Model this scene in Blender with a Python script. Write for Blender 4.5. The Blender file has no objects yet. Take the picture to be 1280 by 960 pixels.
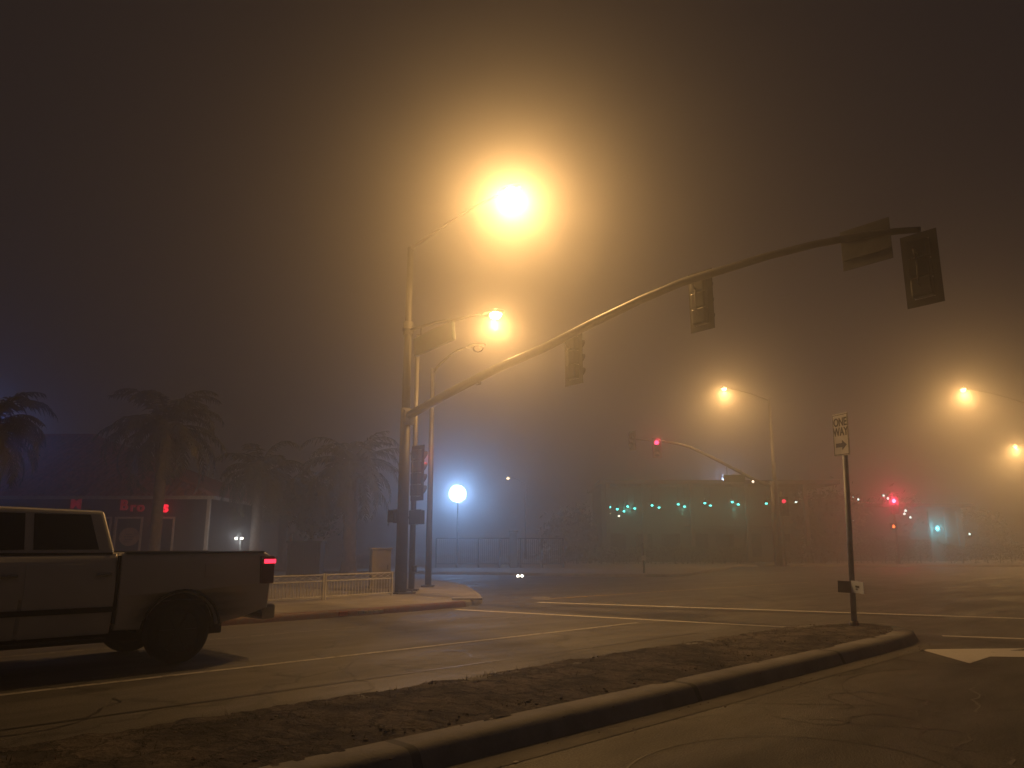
import bpy, bmesh, math, random
from mathutils import Vector, Matrix

SC = bpy.context.scene
COL = SC.collection
R = math.radians

# ------------------------------------------------------------------ camera
cam_d = bpy.data.cameras.new("camera")
cam = bpy.data.objects.new("camera", cam_d)
COL.objects.link(cam)
PITCH = math.atan(205 / 960)
CAM_H = 1.4
cam.location = (0, 0, CAM_H)
cam.rotation_euler = (math.pi / 2 + PITCH, 0, 0)
cam_d.sensor_width = 36
cam_d.lens = 36 * 960 / 1280
cam_d.clip_start = 0.05
cam_d.clip_end = 2000
SC.camera = cam

# ------------------------------------------------------------------ night sky
world = bpy.data.worlds.new("World")
SC.world = world
world.use_nodes = True
bg = world.node_tree.nodes["Background"]
bg.inputs[0].default_value = (0.0165, 0.0115, 0.0105, 1)
bg.inputs[1].default_value = 0.95

SC.view_settings.view_transform = 'Standard'
SC.view_settings.look = 'None'
SC.view_settings.gamma = 1
SC.view_settings.exposure = 0.1
SC.view_settings.use_curve_mapping = False
SC.render.engine = 'CYCLES'
cy = SC.cycles
cy.use_denoising = True
cy.denoiser = 'OPENIMAGEDENOISE'
cy.denoising_input_passes = 'RGB_ALBEDO_NORMAL'
cy.denoising_prefilter = 'ACCURATE'
cy.use_adaptive_sampling = False
cy.max_bounces = 6
cy.diffuse_bounces = 2
cy.glossy_bounces = 2
cy.transmission_bounces = 4
cy.transparent_max_bounces = 6
cy.volume_bounces = 2
cy.sample_clamp_indirect = 1.0
cy.use_light_tree = True
cy.caustics_reflective = False
cy.caustics_refractive = False

FOG_DENSITY = 0.0145
FOG_G = 0.875
SODIUM = (1.0, 0.545, 0.178)
LAMP_W = 3000.0

# ------------------------------------------------------------------ placing
cP, sP = math.cos(PITCH), math.sin(PITCH)

def ray(px, py):
    u = (px - 640) / 960; v = (480 - py) / 960
    return Vector((u, cP - v * sP, sP + v * cP))

def ground(px, py, z=0.0):
    r = ray(px, py); t = (z - CAM_H) / r.z
    return Vector((r.x * t, r.y * t, z))

def at(px, py, Y):
    r = ray(px, py); t = Y / r.y
    return Vector((r.x * t, Y, CAM_H + r.z * t))

AZ = R(44.9)
D = Vector((math.sin(AZ), math.cos(AZ), 0))      # along the main road
N = Vector((math.cos(AZ), -math.sin(AZ), 0))     # across it, towards the camera

def W(s, t, z=0.0):
    v = D * s + N * t
    return Vector((v.x, v.y, z))

def heading(v):
    return math.atan2(v.y, v.x)

# ------------------------------------------------------------------ materials
MATS = {}

def mat(name, col, rough=0.6, metal=0.0, var=0.0, vscale=4.0, bump=0.0, bscale=40.0, spec=0.5, dirt=None):
    if name in MATS:
        return MATS[name]
    m = bpy.data.materials.new(name); m.use_nodes = True
    nt = m.node_tree; b = nt.nodes["Principled BSDF"]
    b.inputs["Base Color"].default_value = (*col, 1)
    b.inputs["Roughness"].default_value = rough
    b.inputs["Metallic"].default_value = metal
    b.inputs["Specular IOR Level"].default_value = spec
    tc = nt.nodes.new("ShaderNodeTexCoord")
    if var > 0:
        n = nt.nodes.new("ShaderNodeTexNoise"); n.inputs["Scale"].default_value = vscale
        n.inputs["Detail"].default_value = 6
        nt.links.new(tc.outputs["Object"], n.inputs["Vector"])
        r = nt.nodes.new("ShaderNodeValToRGB")
        r.color_ramp.elements[0].position = 0.3; r.color_ramp.elements[1].position = 0.7
        lo = [c * (1 - var) for c in col]; hi = [min(1, c * (1 + var)) for c in col]
        if dirt: lo = dirt
        r.color_ramp.elements[0].color = (*lo, 1); r.color_ramp.elements[1].color = (*hi, 1)
        nt.links.new(n.outputs["Fac"], r.inputs["Fac"])
        nt.links.new(r.outputs["Color"], b.inputs["Base Color"])
    if bump > 0:
        n2 = nt.nodes.new("ShaderNodeTexNoise"); n2.inputs["Scale"].default_value = bscale
        n2.inputs["Detail"].default_value = 5
        nt.links.new(tc.outputs["Object"], n2.inputs["Vector"])
        bp = nt.nodes.new("ShaderNodeBump"); bp.inputs["Strength"].default_value = bump
        bp.inputs["Distance"].default_value = 0.02
        nt.links.new(n2.outputs["Fac"], bp.inputs["Height"])
        nt.links.new(bp.outputs["Normal"], b.inputs["Normal"])
    MATS[name] = m
    return m

def emis(name, col, strength):
    if name in MATS:
        return MATS[name]
    m = bpy.data.materials.new(name); m.use_nodes = True
    b = m.node_tree.nodes["Principled BSDF"]
    b.inputs["Base Color"].default_value = (*[c * 0.5 for c in col], 1)
    b.inputs["Emission Color"].default_value = (*col, 1)
    b.inputs["Emission Strength"].default_value = strength
    m.cycles.emission_sampling = 'NONE'
    MATS[name] = m
    return m

def asphalt_mat():
    m = bpy.data.materials.new("asphalt"); m.use_nodes = True
    nt = m.node_tree; L = nt.links.new; b = nt.nodes["Principled BSDF"]
    tc = nt.nodes.new("ShaderNodeTexCoord")
    mp = nt.nodes.new("ShaderNodeMapping"); mp.inputs["Rotation"].default_value = (0, 0, -heading(D))
    L(tc.outputs["Object"], mp.inputs["Vector"])
    def noise(scale, detail=5, vec=None, sx=1):
        n = nt.nodes.new("ShaderNodeTexNoise"); n.inputs["Scale"].default_value = scale
        n.inputs["Detail"].default_value = detail; n.inputs["Roughness"].default_value = 0.6
        if sx != 1:
            mm = nt.nodes.new("ShaderNodeMapping"); mm.inputs["Scale"].default_value = (sx, 1, 1)
            L(mp.outputs["Vector"], mm.inputs["Vector"]); L(mm.outputs["Vector"], n.inputs["Vector"])
        else:
            L(mp.outputs["Vector"], n.inputs["Vector"])
        return n
    def ramp(src, p0, c0, p1, c1):
        r = nt.nodes.new("ShaderNodeValToRGB")
        r.color_ramp.elements[0].position = p0; r.color_ramp.elements[1].position = p1
        r.color_ramp.elements[0].color = (*c0, 1); r.color_ramp.elements[1].color = (*c1, 1)
        L(src, r.inputs["Fac"]); return r
    def mul(a, c, f=1.0):
        x = nt.nodes.new("ShaderNodeMix"); x.data_type = 'RGBA'; x.blend_type = 'MULTIPLY'
        x.inputs["Factor"].default_value = f
        L(a, x.inputs[6]); L(c, x.inputs[7]); return x.outputs[2]
    base = ramp(noise(0.35, 6, sx=0.25).outputs["Fac"], 0.3, (0.058, 0.054, 0.051), 0.7, (0.100, 0.093, 0.088))
    fine = ramp(noise(55, 4).outputs["Fac"], 0.38, (0.45,) * 3, 0.62, (1.45,) * 3)
    mid = ramp(noise(3.2, 6, sx=0.3).outputs["Fac"], 0.32, (0.6,) * 3, 0.68, (1.2,) * 3)
    c = mul(base.outputs["Color"], fine.outputs["Color"]); c = mul(c, mid.outputs["Color"])
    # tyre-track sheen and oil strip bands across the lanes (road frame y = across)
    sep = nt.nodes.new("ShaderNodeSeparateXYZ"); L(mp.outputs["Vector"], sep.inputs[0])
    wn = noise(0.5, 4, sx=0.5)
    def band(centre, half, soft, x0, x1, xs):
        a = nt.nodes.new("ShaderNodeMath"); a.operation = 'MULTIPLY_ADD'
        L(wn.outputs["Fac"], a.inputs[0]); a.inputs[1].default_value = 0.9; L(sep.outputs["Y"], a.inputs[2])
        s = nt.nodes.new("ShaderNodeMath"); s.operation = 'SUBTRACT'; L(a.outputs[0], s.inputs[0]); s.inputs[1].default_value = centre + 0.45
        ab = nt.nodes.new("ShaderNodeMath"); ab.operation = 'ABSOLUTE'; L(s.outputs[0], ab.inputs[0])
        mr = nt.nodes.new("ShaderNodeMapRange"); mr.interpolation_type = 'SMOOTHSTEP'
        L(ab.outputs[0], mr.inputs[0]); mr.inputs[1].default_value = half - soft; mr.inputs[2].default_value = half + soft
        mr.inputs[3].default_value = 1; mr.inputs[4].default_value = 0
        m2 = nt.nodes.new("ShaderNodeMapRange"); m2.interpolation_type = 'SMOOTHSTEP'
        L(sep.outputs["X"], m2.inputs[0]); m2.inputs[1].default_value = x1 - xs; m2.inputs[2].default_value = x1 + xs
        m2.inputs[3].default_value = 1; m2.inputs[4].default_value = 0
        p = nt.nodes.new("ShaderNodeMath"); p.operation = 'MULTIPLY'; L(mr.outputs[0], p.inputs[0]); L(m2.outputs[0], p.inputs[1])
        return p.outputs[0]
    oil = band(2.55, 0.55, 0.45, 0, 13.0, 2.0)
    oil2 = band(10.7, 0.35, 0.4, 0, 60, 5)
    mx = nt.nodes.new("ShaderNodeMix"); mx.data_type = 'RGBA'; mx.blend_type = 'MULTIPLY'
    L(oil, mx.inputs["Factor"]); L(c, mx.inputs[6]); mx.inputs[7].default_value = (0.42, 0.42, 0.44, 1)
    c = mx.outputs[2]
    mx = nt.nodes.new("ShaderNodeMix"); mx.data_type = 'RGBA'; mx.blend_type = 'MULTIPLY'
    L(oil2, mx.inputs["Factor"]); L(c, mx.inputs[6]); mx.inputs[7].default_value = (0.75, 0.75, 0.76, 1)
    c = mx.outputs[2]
    # cracks
    wv = noise(1.3, 5)
    va = nt.nodes.new("ShaderNodeVectorMath"); va.operation = 'MULTIPLY_ADD'
    L(wv.outputs["Color"], va.inputs[0]); va.inputs[1].default_value = (1.2, 1.2, 0); L(mp.outputs["Vector"], va.inputs[2])
    vo = nt.nodes.new("ShaderNodeTexVoronoi"); vo.feature = 'DISTANCE_TO_EDGE'; vo.inputs["Scale"].default_value = 0.36
    L(va.outputs[0], vo.inputs["Vector"])
    cr = ramp(vo.outputs["Distance"], 0.0, (0.12,) * 3, 0.018, (1,) * 3)
    brk = ramp(noise(0.6, 3).outputs["Fac"], 0.36, (0,) * 3, 0.50, (1,) * 3)
    x = nt.nodes.new("ShaderNodeMix"); x.data_type = 'RGBA'; x.blend_type = 'MULTIPLY'
    L(brk.outputs["Color"], x.inputs["Factor"]); L(c, x.inputs[6]); L(cr.outputs["Color"], x.inputs[7])
    L(x.outputs[2], b.inputs["Base Color"])
    rr = ramp(noise(1.1, 5, sx=0.3).outputs["Fac"], 0.3, (0.50,) * 3, 0.7, (0.78,) * 3)
    L(rr.outputs["Color"], b.inputs["Roughness"])
    bp = nt.nodes.new("ShaderNodeBump"); bp.inputs["Strength"].default_value = 0.9; bp.inputs["Distance"].default_value = 0.012
    L(noise(70, 3).outputs["Fac"], bp.inputs["Height"]); L(bp.outputs["Normal"], b.inputs["Normal"])
    return m

def concrete_mat(name, col, joints=0.0):
    m = bpy.data.materials.new(name); m.use_nodes = True
    nt = m.node_tree; L = nt.links.new; b = nt.nodes["Principled BSDF"]
    tc = nt.nodes.new("ShaderNodeTexCoord")
    mp = nt.nodes.new("ShaderNodeMapping"); mp.inputs["Rotation"].default_value = (0, 0, -heading(D))
    L(tc.outputs["Object"], mp.inputs["Vector"])
    n = nt.nodes.new("ShaderNodeTexNoise"); n.inputs["Scale"].default_value = 1.7; n.inputs["Detail"].default_value = 8
    n.inputs["Roughness"].default_value = 0.7
    L(mp.outputs["Vector"], n.inputs["Vector"])
    r = nt.nodes.new("ShaderNodeValToRGB")
    r.color_ramp.elements[0].position = 0.32; r.color_ramp.elements[1].position = 0.68
    r.color_ramp.elements[0].color = (*[c * 0.55 for c in col], 1); r.color_ramp.elements[1].color = (*[c * 1.15 for c in col], 1)
    L(n.outputs["Fac"], r.inputs["Fac"])
    out = r.outputs["Color"]
    if joints:
        br = nt.nodes.new("ShaderNodeTexBrick"); br.offset = 0; br.inputs["Scale"].default_value = joints
        br.inputs["Mortar Size"].default_value = 0.012; br.inputs["Brick Width"].default_value = 1; br.inputs["Row Height"].default_value = 1
        br.inputs["Color1"].default_value = (1, 1, 1, 1); br.inputs["Color2"].default_value = (0.86, 0.86, 0.86, 1)
        br.inputs["Mortar"].default_value = (0.3, 0.3, 0.3, 1)
        L(mp.outputs["Vector"], br.inputs["Vector"])
        x = nt.nodes.new("ShaderNodeMix"); x.data_type = 'RGBA'; x.blend_type = 'MULTIPLY'; x.inputs["Factor"].default_value = 1
        L(out, x.inputs[6]); L(br.outputs["Color"], x.inputs[7]); out = x.outputs[2]
    L(out, b.inputs["Base Color"])
    b.inputs["Roughness"].default_value = 0.85
    n2 = nt.nodes.new("ShaderNodeTexNoise"); n2.inputs["Scale"].default_value = 35; n2.inputs["Detail"].default_value = 6
    L(tc.outputs["Object"], n2.inputs["Vector"])
    bp = nt.nodes.new("ShaderNodeBump"); bp.inputs["Strength"].default_value = 0.4; bp.inputs["Distance"].default_value = 0.012
    L(n2.outputs["Fac"], bp.inputs["Height"]); L(bp.outputs["Normal"], b.inputs["Normal"])
    return m

def worn_paint(name, col, wear=0.5):
    """road paint worn through to asphalt in patches"""
    m = bpy.data.materials.new(name); m.use_nodes = True
    nt = m.node_tree; L = nt.links.new; b = nt.nodes["Principled BSDF"]
    tc = nt.nodes.new("ShaderNodeTexCoord")
    n = nt.nodes.new("ShaderNodeTexNoise"); n.inputs["Scale"].default_value = 9; n.inputs["Detail"].default_value = 8
    n.inputs["Roughness"].default_value = 0.75
    L(tc.outputs["Object"], n.inputs["Vector"])
    r = nt.nodes.new("ShaderNodeValToRGB")
    r.color_ramp.elements[0].position = 0.28 + 0.2 * wear; r.color_ramp.elements[1].position = 0.42 + 0.22 * wear
    r.color_ramp.elements[0].color = (0.075, 0.068, 0.062, 1); r.color_ramp.elements[1].color = (*col, 1)
    L(n.outputs["Fac"], r.inputs["Fac"]); L(r.outputs["Color"], b.inputs["Base Color"])
    b.inputs["Roughness"].default_value = 0.7
    return m

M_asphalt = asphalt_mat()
M_side = concrete_mat("sidewalk_concrete", (0.24, 0.22, 0.20), 0.62)
M_kerb = concrete_mat("kerb_concrete", (0.27, 0.25, 0.23))
M_redkerb = worn_paint("red_kerb_paint", (0.09, 0.022, 0.017), 0.5)
M_paint = worn_paint("white_road_paint", (0.46, 0.44, 0.41), 0.45)
M_cross = worn_paint("crosswalk_paint", (0.60, 0.57, 0.53), 0.2)
M_faint = worn_paint("faded_road_paint", (0.30, 0.28, 0.26), 0.9)
M_solid = worn_paint("fresh_road_paint", (0.62, 0.60, 0.58), 0.0)
M_yellow = worn_paint("yellow_road_paint", (0.45, 0.30, 0.06), 0.6)
M_tar = mat("sealing_tar", (0.016, 0.015, 0.015), 0.5)
M_dirt = mat("median_dirt", (0.075, 0.056, 0.042), 0.95, var=0.75, vscale=3.5, bump=1.0, bscale=18)
M_galv = mat("galvanised_steel", (0.07, 0.066, 0.062), 0.5, 0.25, var=0.25, vscale=6, bump=0.05)
M_steel = mat("painted_pole_steel", (0.045, 0.042, 0.04), 0.6, 0.1, var=0.3, vscale=3)
M_dark = mat("signal_black", (0.012, 0.012, 0.012), 0.45, var=0.3, vscale=8)
M_house = mat("signal_housing", (0.02, 0.02, 0.018), 0.4, var=0.2, vscale=8)
M_lensoff = mat("unlit_lens", (0.03, 0.015, 0.01), 0.25)
M_signback = mat("sign_back_aluminium", (0.12, 0.12, 0.12), 0.5, 0.5, var=0.2)
M_signwhite = mat("sign_white", (0.48, 0.47, 0.45), 0.5, var=0.12, vscale=5)
M_signblack = mat("sign_black", (0.012, 0.012, 0.012), 0.5)
M_signgreen = mat("street_sign_green", (0.01, 0.06, 0.035), 0.4, var=0.2)
M_whitemetal = mat("white_painted_railing", (0.55, 0.53, 0.50), 0.5, var=0.2, vscale=5)
M_leaf = mat("palm_leaf", (0.085, 0.078, 0.032), 0.6, var=0.5, vscale=1.5)
M_dead = mat("dead_frond", (0.13, 0.09, 0.05), 0.9, var=0.4)
M_bark = mat("palm_bark", (0.13, 0.10, 0.075), 0.95, var=0.5, vscale=5, bump=1.0, bscale=12)
M_tleaf = mat("tree_leaf", (0.05, 0.06, 0.025), 0.65, var=0.5, vscale=1.2)
M_tbark = mat("tree_bark", (0.08, 0.06, 0.045), 0.9, var=0.4, bump=0.8)
M_shrub = mat("hedge_leaf", (0.04, 0.05, 0.022), 0.7, var=0.5, vscale=2)
M_stucco = mat("dark_stucco", (0.075, 0.052, 0.04), 0.9, var=0.25, vscale=1.5, bump=0.4)
M_tile = mat("red_roof_tile", (0.30, 0.10, 0.07), 0.75, var=0.45, vscale=3, bump=0.5, bscale=9)
M_trim = mat("cream_trim", (0.52, 0.45, 0.37), 0.7, var=0.2)
M_glass = mat("dark_window_glass", (0.012, 0.012, 0.014), 0.12)
M_poster = mat("tan_poster", (0.42, 0.29, 0.17), 0.7, var=0.3, vscale=3)
M_posterink = mat("poster_ink", (0.12, 0.07, 0.04), 0.7)
M_wall2 = mat("grey_green_wall", (0.09, 0.10, 0.085), 0.85, var=0.2, vscale=0.5)
M_roof2 = mat("dark_flat_roof", (0.025, 0.024, 0.023), 0.8, var=0.3)
M_col2 = mat("dull_column", (0.08, 0.08, 0.075), 0.7, var=0.15)
M_cab = mat("cabinet_tan", (0.26, 0.23, 0.16), 0.55, 0.1, var=0.2)
M_box = mat("dark_enclosure", (0.025, 0.02, 0.018), 0.8, var=0.3)
M_car = mat("white_car_paint", (0.74, 0.73, 0.72), 0.28, 0.0, var=0.08, vscale=1.2)
M_tyre = mat("tyre_rubber", (0.015, 0.015, 0.015), 0.85, var=0.3, bump=0.4)
M_rim = mat("alloy_rim", (0.06, 0.06, 0.062), 0.35, 0.8, var=0.1)
M_chrome = mat("chrome_bumper", (0.5, 0.5, 0.5), 0.18, 1.0, var=0.1)
M_plastic = mat("black_trim_plastic", (0.02, 0.02, 0.02), 0.6)
M_lens = emis("sodium_lens", (1.0, 0.72, 0.38), 9)
M_lensfar = emis("sodium_lens_far", (1.0, 0.72, 0.38), 7)
M_red = emis("red_signal_lens", (1.0, 0.03, 0.09), 9)
M_redhot = emis("red_signal_lens_bright", (1.0, 0.22, 0.35), 6)
M_redside = emis("red_signal_lens_dim", (1.0, 0.08, 0.04), 1.2)
M_hand = emis("orange_hand", (1.0, 0.16, 0.03), 6)
M_handdim = emis("orange_hand_dim", (1.0, 0.12, 0.03), 0.35)
M_tail = emis("tail_lamp_red", (1.0, 0.025, 0.06), 3)
M_neon = emis("red_sign_letter", (1.0, 0.02, 0.05), 1.6)
M_neondim = emis("dim_red_sign_letter", (1.0, 0.03, 0.05), 0.07)
M_blue = emis("cool_white_led", (0.6, 0.8, 1.0), 6)
M_teal = emis("teal_lamp_lens", (0.10, 0.95, 0.80), 7)
M_tealw = emis("pale_lamp_lens", (0.75, 0.95, 0.85), 4)
M_cyan = emis("cyan_lamp_lens", (0.12, 0.75, 1.0), 6)
M_white = emis("small_white_lamp", (1.0, 0.92, 0.75), 6)

# ------------------------------------------------------------------ mesh builder
class MB:
    def __init__(self): self.bm = bmesh.new()
    def box(self, c, size, rz=0.0, rot=None, bevel=0.0):
        g = bmesh.ops.create_cube(self.bm, size=1.0)
        vs = g['verts']
        M = Matrix.Translation(Vector(c)) @ (rot.to_4x4() if rot else Matrix.Rotation(rz, 4, 'Z')) @ Matrix.Diagonal((*size, 1))
        bmesh.ops.transform(self.bm, matrix=M, verts=vs)
        if bevel:
            es = list({e for v in vs for e in v.link_edges})
            bmesh.ops.bevel(self.bm, geom=es, offset=bevel, segments=2, affect='EDGES', profile=0.6)
        return self
    def tube(self, pts, rad, seg=12, caps=True):
        pts = [Vector(p) for p in pts]
        if not isinstance(rad, (list, tuple)): rad = [rad] * len(pts)
        rings = []
        up0 = None
        for i, p in enumerate(pts):
            a = pts[max(0, i - 1)]; b = pts[min(len(pts) - 1, i + 1)]
            t = (b - a).normalized()
            if up0 is None:
                ref = Vector((0, 0, 1)) if abs(t.z) < 0.9 else Vector((1, 0, 0))
                u = t.cross(ref).normalized()
            else:
                u = (up0 - t * up0.dot(t)).normalized()
            up0 = u; w = t.cross(u)
            rings.append([self.bm.verts.new(p + (u * math.cos(2 * math.pi * k / seg) + w * math.sin(2 * math.pi * k / seg)) * rad[i]) for k in range(seg)])
        for i in range(len(rings) - 1):
            for k in range(seg):
                f = self.bm.faces.new((rings[i][k], rings[i][(k + 1) % seg], rings[i + 1][(k + 1) % seg], rings[i + 1][k])); f.smooth = True
        if caps:
            self.bm.faces.new(rings[0][::-1]); self.bm.faces.new(rings[-1])
        return self
    def prism(self, poly, z0, z1):
        """poly: list of (x,y), extruded up"""
        lo = [self.bm.verts.new((p[0], p[1], z0)) for p in poly]
        hi = [self.bm.verts.new((p[0], p[1], z1)) for p in poly]
        n = len(poly)
        self.bm.faces.new(lo[::-1]); self.bm.faces.new(hi)
        for i in range(n):
            self.bm.faces.new((lo[i], lo[(i + 1) % n], hi[(i + 1) % n], hi[i]))
        return self
    def side(self, prof, y0, y1, bevel=0.0):
        """prof: list of (x,z) extruded along y"""
        a = [self.bm.verts.new((p[0], y0, p[1])) for p in prof]
        b = [self.bm.verts.new((p[0], y1, p[1])) for p in prof]
        n = len(prof)
        fs = [self.bm.faces.new(a), self.bm.faces.new(b[::-1])]
        for i in range(n):
            fs.append(self.bm.faces.new((a[(i + 1) % n], a[i], b[i], b[(i + 1) % n])))
        if bevel:
            es = list({e for f in fs[:2] for e in f.edges})
            bmesh.ops.bevel(self.bm, geom=es, offset=bevel, segments=2, affect='EDGES', profile=0.6)
        return self
    def ellip(self, c, r, u=14, v=8, rot=None, zmin=None):
        g = bmesh.ops.create_uvsphere(self.bm, u_segments=u, v_segments=v, radius=1.0)
        M = Matrix.Translation(Vector(c)) @ (rot.to_4x4() if rot else Matrix()) @ Matrix.Diagonal((*r, 1))
        bmesh.ops.transform(self.bm, matrix=M, verts=g['verts'])
        for vv in g['verts']:
            for f in vv.link_faces: f.smooth = True
        return self
    def sheet(self, poly, z):
        vs = [self.bm.verts.new((p[0], p[1], z)) for p in poly]
        self.bm.faces.new(vs); return self
    def quad(self, a, b, c, d):
        self.bm.faces.new([self.bm.verts.new(Vector(p)) for p in (a, b, c, d)]); return self
    def build(self, name, m, parent=None, recalc=True):
        if recalc:
            bmesh.ops.recalc_face_normals(self.bm, faces=self.bm.faces)
        me = bpy.data.meshes.new(name); self.bm.to_mesh(me); self.bm.free()
        me.materials.append(m)
        o = bpy.data.objects.new(name, me); COL.objects.link(o)
        if parent: o.parent = parent
        return o

def thing(name, label, cat, loc=(0, 0, 0), rz=0.0, group=None):
    o = bpy.data.objects.new(name, None); COL.objects.link(o)
    o.empty_display_size = 0.3
    o.location = loc; o.rotation_euler = (0, 0, rz)
    o["label"] = label; o["category"] = cat
    if group: o["group"] = group
    return o

def tag(o, label, cat, group=None):
    o["label"] = label; o["category"] = cat
    if group: o["group"] = group
    return o

def struct(name, mb, m, recalc=True):
    o = mb.build(name, m, recalc=recalc); o["kind"] = "structure"; return o

def dup(root, loc, rz, label, group=None):
    def cp(o, parent):
        c = o.copy(); COL.objects.link(c)
        if parent: c.parent = parent
        for ch in o.children: cp(ch, c)
        return c
    kids = list(root.children)
    r = root.copy(); COL.objects.link(r)
    for k in kids: cp(k, r)
    r.location = loc; r.rotation_euler = (0, 0, rz); r["label"] = label
    if group: r["group"] = group
    return r

def lamp(name, kind, loc, power, col, parent=None, radius=0.1, spot=None, blend=0.5, aim=None):
    d = bpy.data.lights.new(name, kind); d.energy = power; d.color = col
    d.shadow_soft_size = radius
    if kind == 'SPOT':
        d.spot_size = R(spot); d.spot_blend = blend
    o = bpy.data.objects.new(name, d); COL.objects.link(o); o.location = loc
    if aim is not None:
        o.rotation_euler = Vector(aim).to_track_quat('-Z', 'Y').to_euler()
    if parent: o.parent = parent
    return o

# ------------------------------------------------------------------ ground, roads
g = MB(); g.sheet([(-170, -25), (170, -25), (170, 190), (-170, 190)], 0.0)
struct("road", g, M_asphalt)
g = MB(); g.sheet([(-175, -28), (175, -28), (175, 195), (-175, 195)], -0.02)
struct("ground", g, M_dirt)

def offset_poly(pts, d):
    """inset an open path to its left by d (2D)"""
    out = []
    for i, p in enumerate(pts):
        a = pts[max(0, i - 1)]; b = pts[min(len(pts) - 1, i + 1)]
        t = Vector((b[0] - a[0], b[1] - a[1])).normalized()
        out.append((p[0] - t.y * d, p[1] + t.x * d))
    return out

def smooth(path, it=2):
    for _ in range(it):
        q = [path[0]]
        for a, b in zip(path[:-1], path[1:]):
            q.append((a[0] * .75 + b[0] * .25, a[1] * .75 + b[1] * .25)); q.append((a[0] * .25 + b[0] * .75, a[1] * .25 + b[1] * .75))
        q.append(path[-1]); path = q
    return path

def kerb_run(path, width, h, side, top_m, name="kerb"):
    """a kerb with a battered face and rounded arris; 'path' is its foot line, body on 'side'"""
    prof = [(0.0, 0.0), (0.02, h * 0.55), (0.045, h * 0.86), (0.08, h), (width, h), (width, 0.0)]
    rows = []
    rail = [offset_poly(path, side * p[0]) for p in prof]
    mb = MB()
    for i in range(len(path)):
        rows.append([mb.bm.verts.new((rail[k][i][0], rail[k][i][1], prof[k][1])) for k in range(len(prof))])
    for i in range(len(rows) - 1):
        for k in range(len(prof) - 1):
            f = mb.bm.faces.new((rows[i][k], rows[i + 1][k], rows[i + 1][k + 1], rows[i][k + 1]))
            f.smooth = k < 3
    mb.bm.faces.new(rows[0]); mb.bm.faces.new(rows[-1][::-1])
    return struct(name, mb, top_m)

def w2(s, t): v = W(s, t); return (v.x, v.y)

def dirt_mat():
    """worn, cracked fill: old paving crusted with soil"""
    m = bpy.data.materials.new("median_fill"); m.use_nodes = True
    nt = m.node_tree; L = nt.links.new; b = nt.nodes["Principled BSDF"]
    tc = nt.nodes.new("ShaderNodeTexCoord")
    def noise(sc, d=6):
        n = nt.nodes.new("ShaderNodeTexNoise"); n.inputs["Scale"].default_value = sc; n.inputs["Detail"].default_value = d
        n.inputs["Roughness"].default_value = 0.7; L(tc.outputs["Object"], n.inputs["Vector"]); return n
    def ramp(src, p0, c0, p1, c1):
        r = nt.nodes.new("ShaderNodeValToRGB"); r.color_ramp.elements[0].position = p0; r.color_ramp.elements[1].position = p1
        r.color_ramp.elements[0].color = (*c0, 1); r.color_ramp.elements[1].color = (*c1, 1); L(src, r.inputs["Fac"]); return r.outputs["Color"]
    def mul(a, c):
        x = nt.nodes.new("ShaderNodeMix"); x.data_type = 'RGBA'; x.blend_type = 'MULTIPLY'; x.inputs["Factor"].default_value = 1
        L(a, x.inputs[6]); L(c, x.inputs[7]); return x.outputs[2]
    c = mul(ramp(noise(1.6).outputs["Fac"], 0.40, (0.030, 0.024, 0.019), 0.60, (0.155, 0.13, 0.108)), ramp(noise(30, 4).outputs["Fac"], 0.35, (0.5,) * 3, 0.65, (1.4,) * 3))
    va = nt.nodes.new("ShaderNodeVectorMath"); va.operation = 'MULTIPLY_ADD'
    L(noise(3).outputs["Color"], va.inputs[0]); va.inputs[1].default_value = (0.7, 0.7, 0); L(tc.outputs["Object"], va.inputs[2])
    vo = nt.nodes.new("ShaderNodeTexVoronoi"); vo.feature = 'DISTANCE_TO_EDGE'; vo.inputs["Scale"].default_value = 1.9; L(va.outputs[0], vo.inputs["Vector"])
    cr = ramp(vo.outputs["Distance"], 0.0, (0.12,) * 3, 0.06, (1,) * 3)
    L(mul(c, cr), b.inputs["Base Color"]); b.inputs["Roughness"].default_value = 0.95
    bp = nt.nodes.new("ShaderNodeBump"); bp.inputs["Strength"].default_value = 1; bp.inputs["Distance"].default_value = 0.03
    L(mul(cr, ramp(noise(12).outputs["Fac"], 0.3, (0.2,) * 3, 0.7, (1,) * 3)), bp.inputs["Height"]); L(bp.outputs["Normal"], b.inputs["Normal"])
    return m

# the corner sidewalk beyond the road
cpath = [w2(-60, -14.15), w2(0, -14.15), w2(6, -14.15), w2(11.2, -14.25), w2(13.3, -14.5), w2(14.6, -15.6), w2(16.2, -17.6), w2(19.2, -21.5), w2(21, -26), w2(22, -34), w2(22, -75)]
cpath = smooth(cpath, 2)
inner = offset_poly(cpath, 0.16)
split_i = max(i for i, p in enumerate(cpath) if (p[0] * D.x + p[1] * D.y) < 13.2 and (p[0] * N.x + p[1] * N.y) > -15)
kerb_run(cpath[:split_i + 1], 0.16, 0.14, 1, M_redkerb, "red_kerb")
kerb_run(cpath[split_i:], 0.16, 0.14, 1, M_kerb, "kerb")
mb = MB(); mb.sheet(inner + [w2(-60, -75)], 0.136)
struct("sidewalk", mb, M_side)

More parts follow.
